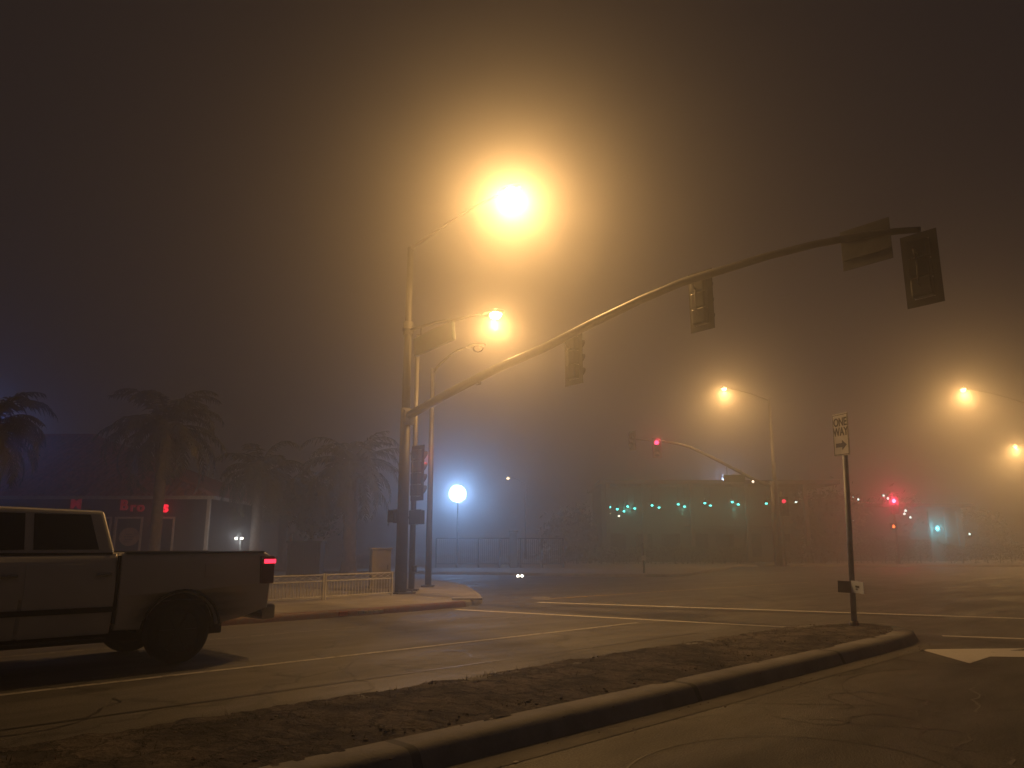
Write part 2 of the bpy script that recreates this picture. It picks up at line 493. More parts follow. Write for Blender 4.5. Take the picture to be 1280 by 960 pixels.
# far block on the other side of the cross street, and far block on the right
fpath = smooth([(-60, 50), (-20, 46), (-3.5, 42.9), (3, 40.0), (7.3, 38.4), (9.0, 40.2), (13, 50), (17, 59.5), (19, 61)], 2)
kerb_run(fpath, 0.16, 0.15, 1, M_kerb, "kerb")
mb = MB(); mb.sheet(offset_poly(fpath, 0.16) + [(19, 110), (-60, 110)], 0.146); struct("sidewalk", mb, M_side)
rpath = [(19.6, 61), (35, 60), (60, 58), (130, 50)]
kerb_run(rpath, 0.16, 0.15, 1, M_kerb, "kerb")
mb = MB(); mb.sheet(offset_poly(rpath, 0.16) + [(130, 112), (19.6, 112)], 0.146); struct("sidewalk", mb, M_side)

# median: kerbed island with dirt top, rounded nose at its right-hand end
def median():
    a, b = -4.15, -6.12
    mid, half = (a + b) / 2, (a - b) / 2
    path = [(-40, a)] + [(s, a) for s in range(-10, 12, 2)] + [(12.3, a - 0.02), (13.1, a - 0.12), (13.8, a - 0.38), (14.25, a - 0.8), (14.3, a - 1.2), (14.0, a - 1.6), (13.3, b + 0.1), (12.4, b + 0.02)] + [(s, b) for s in range(11, -12, -2)] + [(-40, b)]
    path = smooth(path, 1)
    P = [w2(*p) for p in path]
    prof = [(0.0, 0.0), (0.025, 0.05), (0.045, 0.10), (0.075, 0.128), (0.12, 0.140), (0.34, 0.142), (0.36, 0.09)]
    random.seed(3)
    mb = MB()
    rails = [offset_poly(P, k[0]) for k in prof]
    rows = [[mb.bm.verts.new((rails[k][i][0], rails[k][i][1], prof[k][1])) for k in range(len(prof))] for i in range(len(P))]
    for i in range(len(rows) - 1):
        for k in range(len(prof) - 1):
            f = mb.bm.faces.new((rows[i][k], rows[i + 1][k], rows[i + 1][k + 1], rows[i][k + 1])); f.smooth = True
    struct("median_kerb", mb, concrete_mat("median_kerb_concrete", (0.22, 0.212, 0.205), 0.30))
    # dirt fill, a lumpy grid
    mb = MB()
    ns, nt_ = 700, 26
    grid = []
    for i in range(ns + 1):
        s = -8 + i * (21.7 / ns)
        row = []
        from mathutils import noise as nz
        for j in range(nt_ + 1):
            f = j / nt_
            lim = half - 0.30
            if s > 12.4: lim *= math.sqrt(max(0.0, 1 - ((s - 12.4) / 1.45) ** 2))
            lim2 = lim + (0.20 + 0.10 * nz.noise(Vector((s * 2.1, 9, 0))) + 0.05 * nz.noise(Vector((s * 7, 5, 0))) if s < 12.4 else 0.0)
            t = mid + lim - (lim + lim2) * f
            p = W(s, t)
            z = 0.137 + 0.010 * f + 0.012 * nz.noise(Vector((s * 1.3, t * 1.6, 0))) + 0.014 * nz.noise(Vector((s * 4, t * 4, 3))) + 0.010 * nz.noise(Vector((s * 13, t * 11, 7)))
            z += 0.008 * math.sin(math.pi * f)
            row.append(mb.bm.verts.new((p.x, p.y, z)))
        grid.append(row)
    for i in range(ns):
        for j in range(nt_):
            f = mb.bm.faces.new((grid[i][j], grid[i + 1][j], grid[i + 1][j + 1], grid[i][j + 1])); f.smooth = True
    struct("median_dirt", mb, dirt_mat())
median()

# dry weeds and crumbs of soil on the median
def weeds():
    rnd = random.Random(9); mb = MB()
    for i in range(620):
        s = rnd.uniform(-2, 13.2); t = rnd.choice((rnd.gauss(-5.75, .2), rnd.uniform(-5.95, -4.6)))
        if s > 12.6 and abs(t + 5.13) > 0.6: continue
        t = min(max(t, -6.0), -4.62)
        p = W(s, t, 0.125)
        for k in range(rnd.randint(5, 12)):
            a = rnd.uniform(0, 6.28); L = rnd.uniform(.02, .085); d = Vector((math.cos(a), math.sin(a), 0))
            q = p + d * rnd.uniform(0, .06); w = Vector((-d.y, d.x, 0)) * 0.004
            tip = q + d * L * rnd.uniform(.3, 1.1) + Vector((0, 0, L * rnd.uniform(.3, 1)))
            mb.bm.faces.new([mb.bm.verts.new(v) for v in (q - w, q + w, tip)])
    o = mb.build("dry_weeds", mat("dry_weed", (0.12, 0.095, 0.05), 0.9, var=0.4), None, recalc=False); o["kind"] = "stuff"
    mb = MB()
    for i in range(700):
        s = rnd.uniform(-2, 13.2); t = rnd.uniform(-6.3, -4.55) if rnd.random() < .85 else rnd.gauss(-4.0, .10)
        z = 0.142 if t < -4.25 and t > -6.0 else (0.004 if t > -4.1 or t < -6.15 else .12)
        r_ = rnd.uniform(.004, .019) * (.6 if t > -4.3 else 1)
        g = bmesh.ops.create_icosphere(mb.bm, subdivisions=1, radius=r_)
        p = W(s, t, z + r_ * .2)
        for v in g['verts']: v.co = Vector((v.co.x * rnd.uniform(.8, 1.3), v.co.y * rnd.uniform(.8, 1.3), v.co.z * .7)) + p
    o = mb.build("soil_crumbs", mat("soil_crumb", (0.17, 0.14, 0.11), 0.95, var=0.4), None); o["kind"] = "stuff"
weeds()

# gutter strip along the median
mb = MB(); mb.sheet([w2(-30, -3.88), w2(12.6, -3.88), w2(12.6, -4.14), w2(-30, -4.14)], 0.004)
struct("gutter", mb, concrete_mat("gutter_concrete", (0.13, 0.12, 0.11)))

# markings
def strip(name, p, q, w, m, z=0.004, n=1):
    p = Vector((p[0], p[1])); q = Vector((q[0], q[1])); t = (q - p).normalized(); k = Vector((-t.y, t.x)) * w / 2
    mb = MB(); mb.sheet([p + k, q + k, q - k, p - k], z)
    return struct(name, mb, m)

strip("lane_line", w2(-30, -9.12), w2(12.55, -9.12), 0.10, M_paint)
strip("lane_line", w2(-30, -12.2), w2(11.6, -12.2), 0.09, M_faint)
strip("road_joint", w2(-30, -7.55), w2(12.0, -7.35), 0.045, M_tar)
strip("crosswalk_line", ground(570, 762), ground(1010, 785.5), 0.17, M_cross)
strip("crosswalk_line", ground(672, 753), ground(1420, 778), 0.20, M_cross)
strip("dark_patch_joint", ground(690, 757), ground(1180, 771), 0.5, mat("dark_trench_patch", (0.03, 0.027, 0.025), 0.8, var=0.4), z=0.003)
strip("stop_line", ground(1178, 795), ground(1400, 803), 0.17, M_cross)
strip("yellow_line", ground(688, 748.5), ground(1010, 728), 0.14, M_yellow)
strip("turn_line", ground(1000, 744), ground(1500, 712), 0.14, M_faint)
strip("turn_line", ground(820, 733), ground(1040, 722), 0.12, M_faint)
strip("turn_line", ground(640, 741), ground(760, 737), 0.12, M_faint)
strip("turn_line", ground(580, 731), ground(900, 726), 0.12, M_faint)
# rounded white nose of the far turn line
mb = MB(); c0 = ground(682, 748)
mb.sheet([(c0.x + 0.42 * math.cos(a), c0.y + 0.85 * math.sin(a)) for a in [R(70 + i * 20) for i in range(12)]], 0.006)
struct("nose_marking", mb, M_faint)
# turn arrow head painted in the near lane
mb = MB()
pts = [ground(1150, 812), ground(1212, 829.5), ground(1238, 821), ground(1300, 822), ground(1420, 828), ground(1430, 816), ground(1262, 813.5), ground(1292, 810.5)]
mb.sheet([(p.x, p.y) for p in pts], 0.004)
struct("arrow_marking", mb, M_solid)
# induction loops sawn in the near lane
def loop(cx, cy, rs, rt, name="loop_cut", rot=0.0):
    mb = MB(); n = 48
    for i in range(n):
        a0, a1 = 2 * math.pi * i / n, 2 * math.pi * (i + 1) / n
        P = []
        for a, r in ((a0, 1), (a1, 1), (a1, 1 - 0.016 / rs), (a0, 1 - 0.016 / rs)):
            P.append(w2(cx + rs * r * math.cos(a), cy + rt * r * math.sin(a)))
        mb.sheet(P, 0.003)
    struct(name, mb, M_tar)
loop(9.2, -2.6, 1.55, 1.1)
loop(4.9, -2.4, 1.2, 1.0)
strip("loop_cut", w2(7.6, -2.9), w2(6.7, -4.0), 0.018, M_tar, z=0.003)
# open cracks in the asphalt
def cracks(seed, s0, s1, t0, t1, n, w=0.011):
    rnd = random.Random(seed); mb = MB()
    for _ in range(n):
        s, t = rnd.uniform(s0, s1), rnd.uniform(t0, t1); a = rnd.choice((0.1, 1.4, -0.3, 2.9)) + rnd.uniform(-.5, .5)
        pts = []
        for k in range(rnd.randint(14, 34)):
            pts.append(Vector(w2(s, t))); a += rnd.gauss(0, .38); st = rnd.uniform(.06, .16)
            s += st * math.cos(a); t += st * math.sin(a)
            if not (t0 - .1 < t < t1 + .1): break
        for i in range(len(pts) - 1):
            d = (pts[i + 1] - pts[i]).normalized(); k_ = Vector((-d.y, d.x)) * w * rnd.uniform(.5, 1.3)
            mb.sheet([pts[i] + k_, pts[i + 1] + k_, pts[i + 1] - k_, pts[i] - k_], 0.003)
    struct("road_crack", mb, M_tar)
cracks(1, 2, 13, -3.7, 0.5, 16)
cracks(2, 0, 14, -9.0, -6.3, 12, 0.013)
cracks(4, 2, 12, -13.9, -9.4, 8, 0.014)
cracks(5, 14, 26, -14, 0, 14, 0.02)
# red kerb stencil, worn
for (a, b, h0, h1, m) in ((9.15, 9.42, .03, .11, mat("orange_stencil", (0.50, 0.12, 0.05), 0.7, var=0.3)), (9.62, 10.28, .035, .10, M_paint)):
    mb = MB()
    k = 5 if b - a > .4 else 1
    for i in range(k):
        s0 = a + (b - a) * i / k; s1 = a + (b - a) * (i + 0.72) / k
        p, q = W(s0, -14.147), W(s1, -14.147)
        mb.box(((p.x + q.x) / 2, (p.y + q.y) / 2, (h0 + h1) / 2), ((q - p).length, 0.05, h1 - h0 - 0.01 * (i % 2)), heading(D))
    struct("kerb_stencil", mb, m)
# pale ramp edging on the corner
a = ground(565, 749.5, .14); b = ground(603, 749.5, .14)
mb = MB(); mb.box((a + b) / 2 + Vector((0, 0, 0.02)), ((b - a).length, 0.14, 0.05), heading(b - a), bevel=0.01)
struct("ramp_edging", mb, mat("ramp_edging_white", (0.50, 0.47, 0.42), 0.6, var=0.2))

# ------------------------------------------------------------------ signal head
def make_head(name, label, sections=3, lit=None, group=None, loc=(0, 0, 0), facing=D, litmat=None, back=True):
    """local +X is the direction the lenses face; origin at the head's middle"""
    t = thing(name, label, "traffic light", loc, heading(facing), group)
    H = 0.355 * sections
    for i in range(sections):
        z = H / 2 - 0.355 * (i + 0.5)
        h = MB(); h.box((-0.02, 0, z), (0.19, 0.345, 0.345), bevel=0.035); h.build("housing", M_house, t)
        # lens
        l = MB(); l.ellip((0.075, 0, z), (0.035, 0.145, 0.145), 16, 8)
        l.build("lens", (litmat or M_red) if lit == i else M_lensoff, t)
        # tunnel visor, cut away underneath
        v = MB(); seg = 18; L_ = 0.27
        for k in range(seg):
            a0 = R(-60 + 300 * k / seg); a1 = R(-60 + 300 * (k + 1) / seg)
            def pt(a, r, x): return Vector((x, r * math.cos(a), z + r * math.sin(a)))
            def ln(a): return 0.08 + L_ * (0.62 + 0.38 * math.sin(a))
            r0, r1 = 0.158, 0.166
            v.quad(pt(a0, r1, 0.07), pt(a1, r1, 0.07), pt(a1, r1, ln(a1)), pt(a0, r1, ln(a0)))
            v.quad(pt(a0, r0, 0.07), pt(a1, r0, 0.07), pt(a1, r0, ln(a1)), pt(a0, r0, ln(a0)))
            v.quad(pt(a0, r0, ln(a0)), pt(a1, r0, ln(a1)), pt(a1, r1, ln(a1)), pt(a0, r1, ln(a0)))
        v.build("visor", M_dark, t)
    if back:
        b = MB(); w, hh = 0.62, H + 0.27
        iw, ih = 0.352, H + 0.01
        b.box((0.03, (w + iw) / 4, 0), (0.012, (w - iw) / 2, hh)); b.box((0.03, -(w + iw) / 4, 0), (0.012, (w - iw) / 2, hh))
        b.box((0.03, 0, (hh + ih) / 4), (0.012, iw - 0.002, (hh - ih) / 2)); b.box((0.03, 0, -(hh + ih) / 4), (0.012, iw - 0.002, (hh - ih) / 2))
        b.build("backplate", M_dark, t)
    for z in (0.18, -0.19):
        n = MB(); n.box((-0.125, 0.06, z), (0.03, 0.07, 0.02), bevel=0.004); n.build("latch", M_galv, t)
    br = MB(); br.tube([(-0.11, 0, H / 2 - 0.30), (-0.20, 0, H / 2 - 0.30), (-0.22, 0, H / 2 - 0.22)], 0.024, 8); br.tube([(-0.17, 0, H / 2 - 0.30), (-0.17, 0, -H / 2 + 0.2), (-0.10, 0, -H / 2 + 0.2)], 0.014, 8)
    br.build("bracket", M_galv, t)
    return t

def sodium(p, power, parent, radius=0.2, up=0.2):
    """the lamp of a cut-off street luminaire: most of the light goes down"""
    lamp("sodium_lamp", 'SPOT', p, power * (1.02 - up), SODIUM, parent, radius, 176, 0.42, (0, 0, -1))
    lamp("sodium_spill", 'POINT', p, power * up, SODIUM, parent, radius)

def cobra(mb_house, mb_lens, p, dirv, L=0.75, w=0.16, h=0.085):
    """cobra-head luminaire; its lens bowl is under its outer half"""
    rz = heading(dirv); rot = Matrix.Rotation(rz, 3, 'Z')
    c = Vector(p) + Vector(dirv) * (L / 2)
    mb_house.ellip(c, (L / 2, w, h), 18, 10, rot)
    mb_lens.ellip(c + Vector(dirv) * (L * 0.12) - Vector((0, 0, 0.07)), (L * 0.26, w * 0.95, 0.17), 16, 10, rot)
    return c + Vector(dirv) * (L * 0.12) - Vector((0, 0, 0.33))

# ------------------------------------------------------------------ main mast-arm pole
PB = W(13.77, -18.2)                        # its foot
base_z = 0.136
root = thing("signal_pole", "tall steel signal pole carrying the long upcurving mast arm and the brightest lamp", "signal pole", (PB.x, PB.y, base_z))
def loc_(v): return Vector(v) - Vector((PB.x, PB.y, base_z))
mb = MB(); mb.box((0, 0, 0.02), (0.62, 0.62, 0.04), R(45), bevel=0.006); mb.build("base_plate", M_galv, root)
for k in range(4):
    a = R(90 * k); mb = MB(); mb.tube([(0.33 * math.cos(a), 0.33 * math.sin(a), 0.0), (0.33 * math.cos(a), 0.33 * math.sin(a), 0.12)], 0.022, 6)
    mb.build("anchor_bolt", M_galv, root)
ZA = at(505, 523, PB.y).z                   # arm joint
ZL = 10.5 + base_z
mb = MB(); mb.tube([(0, 0, 0.04), (0, 0, ZA - base_z + 0.3)], [0.175, 0.15], 20)
mb.tube([(0, 0, ZA - base_z + 0.3), (0, 0, 8.1), (0, 0, 10.45)], [0.125, 0.105, 0.09], 18); mb.build("pole", M_steel, root)
mb = MB(); mb.box((0.12, -0.10, 0.45), (0.05, 0.14, 0.24), heading(N), bevel=0.01); mb.build("hand_hole_cover", M_galv, root)
# flange
ARM0 = Vector((PB.x, PB.y, ZA)) + N * 0.16
mb = MB(); mb.box(loc_(ARM0), (0.07, 0.36, 0.42), heading(N), bevel=0.01); mb.build("arm_flange", M_steel, root)
# the mast arm, through points read in the arm's own vertical plane
def on_arm_plane(px, py):
    r = ray(px, py)
    # intersect with vertical plane through PB containing N : (P-PB).D = 0
    k = (PB.x * D.x + PB.y * D.y) / (r.x * D.x + r.y * D.y)
    return Vector((r.x * k, r.y * k, CAM_H + r.z * k))
arm_px = [(508, 521), (560, 492), (620, 461), (680, 435), (740, 404), (800, 375), (852, 353), (905, 337), (960, 320), (1020, 305), (1080, 294), (1122, 289), (1150, 287)]
arm = [on_arm_plane(*p) for p in arm_px]
rad = [0.125 - 0.072 * i / (len(arm) - 1) for i in range(len(arm))]
mb = MB(); mb.tube([loc_(ARM0 + N * 0.02)] + [loc_(p) for p in arm], [0.125] + rad, 16); mb.build("mast_arm", M_galv, root)
mb = MB(); mb.box(loc_(on_arm_plane(598, 479)), (0.16, 0.07, 0.09), heading(N), bevel=0.015); mb.build("arm_junction_box", M_steel, root)
# collar and upper bracket for the hanging street sign
mb = MB(); mb.tube([(0, 0, 7.62), (0, 0, 8.02)], 0.155, 16); mb.tube([(0, 0, 7.75), (0, 0, 7.85)], 0.175, 16); mb.build("collar", M_galv, root)
BR0 = on_arm_plane(506, 414); BR1 = on_arm_plane(585, 396)
mb = MB(); mb.tube([loc_(BR0), loc_(BR0 * 0.5 + BR1 * 0.5 + Vector((0, 0, 0.05))), loc_(BR1)], [0.05, 0.042, 0.03], 10); mb.build("sign_bracket", M_galv, root)
# luminaire arm
LM = W(13.77, -18.2) + N * 4.55
top = Vector((0, 0, 10.4))
q = []
for i in range(9):
    f = i / 8; q.append(top + N * (3.95 * f) + Vector((0, 0, 0.30 * math.sin(f * math.pi / 2) * 1.6)))
mb = MB(); mb.tube(q, [0.055 - 0.02 * i / 8 for i in range(9)], 10); mb.build("lamp_arm", M_galv, root)
hb, lb = MB(), MB()
lp = cobra(hb, lb, q[-1], N, 0.86, 0.20, 0.10)
hd = hb.build("lamp_head", M_galv, root); lb.build("lamp_lens", M_lens, hd)
sodium(lp, LAMP_W, root, 0.26, 0.07)

# street sign hanging from the bracket
a, b = on_arm_plane(519, 418), on_arm_plane(567, 409); c_, d_ = on_arm_plane(519, 440), on_arm_plane(567, 430)
cen = (a + b + c_ + d_) / 4
sg = thing("street_sign", "dark hanging street name sign under the bracket high on the signal pole", "street sign", cen, heading(N))
w_, h_ = (Vector((b.x - a.x, b.y - a.y, 0))).length, (a.z - c_.z)
mb = MB(); mb.box((0, 0, 0), (w_, 0.12, h_), rot=Matrix.Rotation(R(-6), 3, 'Y'), bevel=0.02); mb.build("sign_box", M_signgreen, sg)
for sx in (-0.35, 0.35):
    mb = MB(); mb.tube([(sx * w_, 0, h_ * 0.45), (sx * w_, 0, h_ * 0.45 + 0.22)], 0.015, 6); mb.build("hanger", M_galv, sg)

# signal heads on the arm
def arm_at(px):
    for (p0, w0), (p1, w1) in zip(zip(arm_px, arm), list(zip(arm_px, arm))[1:]):
        if p0[0] <= px <= p1[0]:
            f = (px - p0[0]) / (p1[0] - p0[0]); return w0.lerp(w1, f)
def head_on_arm(px, pyc, label, sections=3, proto=None):
    w = on_arm_plane(px, pyc); h = w + D * 0.26
    return h
FACE = (D + N * 0.10).normalized()
G1 = "signal heads hung from the long mast arm"
h1 = on_arm_plane(706, 445) + D * 0.30
s1 = make_head("traffic_light", "unlit backplated signal head on the mast arm nearest the bright lamp", 3, None, G1, h1, FACE)
h2 = on_arm_plane(866, 372) + D * 0.30
dup(s1, h2, heading(FACE), "backplated signal head at the middle of the long mast arm", G1)
h3 = on_arm_plane(1144, 330) + D * 0.30
dup(s1, h3, heading(FACE), "large dark signal head at the far tip of the long mast arm", G1)
# lane sign on the arm
c0 = on_arm_plane(1078, 303) + D * 0.16
sg = thing("lane_sign", "rectangular sign seen from behind on the mast arm beside its tip", "road sign", c0, heading(FACE))
mb = MB(); mb.box((0, 0, 0), (0.012, 0.92, 0.78), bevel=0.003); mb.build("sign_panel", M_signback, sg)
for zz in (-0.18, 0.18):
    mb = MB(); mb.box((-0.02, 0, zz), (0.03, 0.86, 0.035)); mb.build("brace", M_signback, sg)

# ------------------------------------------------------------------ street lamps
GL = "sodium street lamps around the junction"
def street_lamp(label, foot, headp, pole_r=(0.11, 0.07), power=LAMP_W, lit=True, rise=0.6, name="street_lamp", gz=0.14, hs=1.0, lens=None, lampdist=0.30):
    foot = Vector((foot[0], foot[1], gz)); hp = Vector(headp)
    root = thing(name, label, "street lamp", foot, 0, GL)
    dv = Vector((hp.x - foot.x, hp.y - foot.y, 0)); L = dv.length; dv.normalize()
    L_head = 0.8 * hs
    armlen = max(0.3, L - L_head * 0.6)
    H = hp.z - gz
    mb = MB(); mb.box((0, 0, 0.03), (0.42, 0.42, 0.06), bevel=0.01); mb.build("base_plate", M_steel, root)
    mb = MB(); mb.tube([(0, 0, 0.05), (0, 0, H - rise)], [pole_r[0], pole_r[1]], 14); mb.build("pole", M_galv, root)
    q = [Vector((0, 0, H - rise)) - Vector((0, 0, 0.12)) + dv * 0.02]
    for i in range(1, 9):
        f = i / 8; q.append(dv * armlen * f + Vector((0, 0, H - rise - 0.1 + (rise + 0.12) * math.sin(f * math.pi / 2))))
    mb = MB(); mb.tube(q, [0.045 - 0.012 * i / 8 for i in range(9)], 8); mb.build("lamp_arm", M_galv, root)
    hb, lb = MB(), MB()
    p = cobra(hb, lb, q[-1], dv, L_head, 0.18 * hs, 0.09 * hs)
    hd = hb.build("lamp_head", M_galv, root); lb.build("lamp_lens", (lens or M_lensfar) if lit else M_lensoff, hd)
    if lit:
        sodium(p, power, root)
    return root

P2 = ground(514, 738.5, .14)
street_lamp("lit street lamp whose glow hangs just below the brightest lamp", P2, at(619, 391, P2.y - 1.2), power=LAMP_W * 0.40, rise=0.35, pole_r=(0.095, 0.06))
P3 = ground(535, 733.5, .14)
street_lamp("unlit grey street lamp with curved arm catching light behind the signal pole", P3, at(597, 433, P3.y - 1.0), lit=False, rise=0.55, pole_r=(0.11, 0.075))
# right side
P4 = Vector((18.9, 55.5, 0)); L4 = at(905, 485, 53.0)
street_lamp("lit street lamp over the far signal mast across the junction", P4, L4, power=LAMP_W * 0.85, rise=0.3, pole_r=(0.20, 0.10))
street_lamp("lit street lamp high at the right above the red signal", (37.8, 55.0), at(1204, 486, 52.0), power=LAMP_W * 1.1, rise=0.5)
street_lamp("lit street lamp at the right edge of the view, low and farther off", (57.0, 76.5), at(1269, 557, 74.0), power=LAMP_W * 1.9, rise=0.5)
street_lamp("tiny distant street lamp beyond the blue white floodlight", (1.6, 92.0), at(635, 597, 90.0), power=LAMP_W * 0.02, rise=0.5)

# ------------------------------------------------------------------ pole signal beside the main pole
P2c = Vector((P2.x, P2.y, 0))
ps = P2c + Vector((0.22, -0.25, 0))
c0 = at(521, 591, P2.y - 0.3)
make_head("traffic_light", "tall four section signal head glowing red beside the signal pole", 4, 0, "signal heads", c0, D, M_redside)
lamp("red_glow", 'POINT', c0 + D * 0.35 + Vector((0, 0, 0.53)), 14, (1, 0.05, 0.06), None, 0.08)

def ped_head(label, p, facing, litm, sz=0.42, parentless=True):
    t = thing("pedestrian_signal", label, "walk signal", p, heading(facing), "pedestrian signals")
    mb = MB(); mb.box((0, 0, 0), (0.20, sz, sz), bevel=0.03); mb.build("housing", M_house, t)
    mb = MB()
    for z in (sz * .52,):
        mb.box((0.18, 0, z), (0.2, sz * 1.02, 0.02))
    mb.box((0.18, sz * .51, 0.02), (0.2, 0.02, sz)); mb.box((0.18, -sz * .51, 0.02), (0.2, 0.02, sz)); mb.build("visor", M_dark, t)
    # raised hand symbol: palm, four fingers and a thumb
    mb = MB()
    mb.box((0.108, 0, -0.05), (0.012, 0.13, 0.12), bevel=0.004)
    for k, L in enumerate((0.09, 0.12, 0.125, 0.10)):
        mb.box((0.108, -0.051 + 0.034 * k, 0.01 + L / 2), (0.012, 0.026, L), bevel=0.003)
    mb.box((0.108, 0.09, -0.02), (0.012, 0.026, 0.09), rot=Matrix.Rotation(R(30), 3, 'X'), bevel=0.003)
    mb.build("hand_symbol", litm, t)
    mb = MB(); mb.tube([(-0.1, 0, 0), (-0.22, 0, 0)], 0.03, 8); mb.build("bracket", M_galv, t)
    return t
ped_head("pedestrian signal with dim orange hand under the four section head", at(517, 647, P2.y - 0.4), (D * 0.75 + N).normalized(), M_handdim, 0.42)
ped_head("pedestrian signal half hidden on the left side of the signal pole", at(499, 646, PB.y + 0.35), (-D + N * 0.1).normalized(), M_lensoff, 0.36)
# push-button box
b = thing("push_button", "small crosswalk push button box on the thin pole behind the signal pole", "push button", at(518, 711, P2.y - 0.15), heading(N))
mb = MB(); mb.box((0, 0, 0), (0.10, 0.12, 0.18), bevel=0.02); mb.build("box", M_dark, b)
mb = MB(); mb.tube([(0.04, 0, 0), (0.075, 0, 0)], 0.025, 10); mb.build("button", M_galv, b)

# ------------------------------------------------------------------ median sign post
SB = ground(1068, 784, .13)
TOP = at(1053.5, 519, SB.y + 0.12)
root = thing("sign_post", "slim leaning steel post with a one way sign on the end of the median", "sign post", SB)
tv = TOP - SB
mb = MB(); mb.tube([(0, 0, -0.05), tv * 0.80], 0.045, 10); mb.tube([tv * 0.80, tv * 0.985], 0.03, 8)
mb.build("post", mat("post_blue_grey", (0.26, 0.29, 0.38), 0.5, 0.1, var=0.25, vscale=6), root)
mb = MB(); mb.tube([(0, 0, -0.03), tv.normalized() * 0.10], 0.07, 10); mb.build("collar", M_galv, root)
fz = heading(Vector((-1.0, -0.12, 0)))
def plate(name, cz, w, h, m, yoff=0.0, front=0.055, rz=fz, th=0.006):
    o = MB(); o.box((0, 0, 0), (th, w, h), bevel=0.002); p = o.build(name, m, root)
    base = tv * (cz / tv.z)
    p.location = base + Matrix.Rotation(rz, 3, 'Z') @ Vector((front, yoff, 0)); p.rotation_euler = (R(-3), 0, rz)
    return p
sh = tv.z
sign_h = sh - (at(1057, 570, SB.y).z - SB.z)
cz = sh - sign_h / 2 + 0.02
WS = 0.50
pl = plate("sign_panel", cz, WS, sign_h, M_signwhite)
# border and legend on the sign face (local x = out of the face, y = to the viewer's right when facing it)
def face_box(y, z, w, h, m, name, rotx=0):
    o = MB(); o.box((0.005, y, z), (0.003, w, h), rot=Matrix.Rotation(rotx, 3, 'X')); return o.build(name, m, pl)
bm_ = MB()
for (y, z, w, h) in ((0, sign_h / 2 - .02, WS - .03, .012), (0, -sign_h / 2 + .02, WS - .03, .012), (WS / 2 - .02, 0, .012, sign_h - .04), (-WS / 2 + .02, 0, .012, sign_h - .04)):
    bm_.box((0.005, y, z), (0.003, w, h))
bm_.build("border", M_signblack, pl)
def text_part(name, s, size, m, parent, loc, rot, ext=0.002, bold=0.0, width=None):
    cu = bpy.data.curves.new(name, 'FONT'); cu.body = s; cu.size = size; cu.align_x = 'CENTER'; cu.align_y = 'CENTER'; cu.extrude = ext; cu.offset = bold
    tmp = bpy.data.objects.new(name + "_tmp", cu); COL.objects.link(tmp)
    bpy.context.view_layer.update()
    me = bpy.data.meshes.new_from_object(tmp.evaluated_get(bpy.context.evaluated_depsgraph_get()))
    bpy.data.objects.remove(tmp); bpy.data.curves.remove(cu)
    me.materials.clear(); me.materials.append(m)
    o = bpy.data.objects.new(name, me); COL.objects.link(o); o.parent = parent; o.location = loc; o.rotation_euler = rot
    return o
tr = (R(90), 0, R(90))
text_part("legend", "ONE", 0.20, M_signblack, pl, (0.0055, 0, sign_h * 0.29), tr, bold=0.005)
text_part("legend", "WAY", 0.20, M_signblack, pl, (0.0055, 0, sign_h * 0.06), tr, bold=0.005)
ar = MB()
ya, za = 0.0, -sign_h * 0.25
ar.bm.faces.new([ar.bm.verts.new((0.006, y, z + za)) for (y, z) in ((-0.17, 0.035), (0.03, 0.035), (0.03, 0.09), (0.18, 0.0), (0.03, -0.09), (0.03, -0.035), (-0.17, -0.035))])
ar.build("arrow", M_signblack, pl)
# two small plates low on the post
zc = at(1068, 733.5, SB.y).z - SB.z
plate("dark_plate", zc, 0.20, 0.19, M_signback, -0.125, 0.05, heading((N * 0.5 - D).normalized()), 0.01)
FW = heading(Vector((-1.0, -0.25, 0)))
wp = plate("white_plate", zc, 0.30, 0.19, mat("plate_pale_blue", (0.72, 0.80, 0.95), 0.5), 0.20, 0.05, FW, 0.01)
o = MB(); o.box((0.008, -0.0, 0.01), (0.003, 0.09, 0.03)); o.box((0.008, -0.02, -0.03), (0.003, 0.05, 0.015)); o.build("plate_mark", M_signblack, wp)

# ------------------------------------------------------------------ railing
def railing_proto(L=2.2, nb=22, h=0.60):
    t = thing("railing", "white metal railing panel with thin balusters left of the signal pole", "railing", (0, 0, 0), 0, "low white railing panels by the sidewalk")
    for x in (0.02, L - 0.02):
        m = MB(); m.box((x, 0, h / 2 + 0.01), (0.05, 0.05, h + 0.04), bevel=0.006); m.build("post", M_whitemetal, t)
    for z, nm in ((h, "top_rail"), (h - 0.15, "middle_rail"), (0.07, "bottom_rail")):
        m = MB(); m.box((L / 2, 0, z), (L - 0.1, 0.03, 0.032), bevel=0.005); m.build(nm, M_whitemetal, t)
    for i in range(nb):
        x = 0.1 + (L - 0.2) * i / (nb - 1)
        m = MB(); m.box((x, 0, (h - 0.15 + 0.07) / 2), (0.016, 0.016, h - 0.15 - 0.07 - 0.034)); m.build("baluster", M_whitemetal, t)
    k = 9
    for i in range(k):
        x0 = 0.06 + (L - 0.12) * i / k; x1 = 0.06 + (L - 0.12) * (i + 1) / k
        m = MB()
        a = Vector((x0, 0, h - 0.135)); b = Vector((x1, 0, h - 0.018)); c = Vector((x0, 0, h - 0.018)); d = Vector((x1, 0, h - 0.135))
        m.tube([a, b], 0.006, 5); m.tube([c, d], 0.006, 5); m.build("lattice", M_whitemetal, t)
    return t
R0 = ground(490, 744, .14); R1 = ground(414, 749, .14); R2 = ground(312, 757, .14)
dirR = (R1 - R0).normalized()
L1 = (R1 - R0).length; L2 = (R2 - R1).length
rp = railing_proto((L1 + L2) / 2, 22)
Lp = (L1 + L2) / 2
rdir = heading(dirR)
rp.location = R0; rp.rotation_euler = (0, 0, rdir)
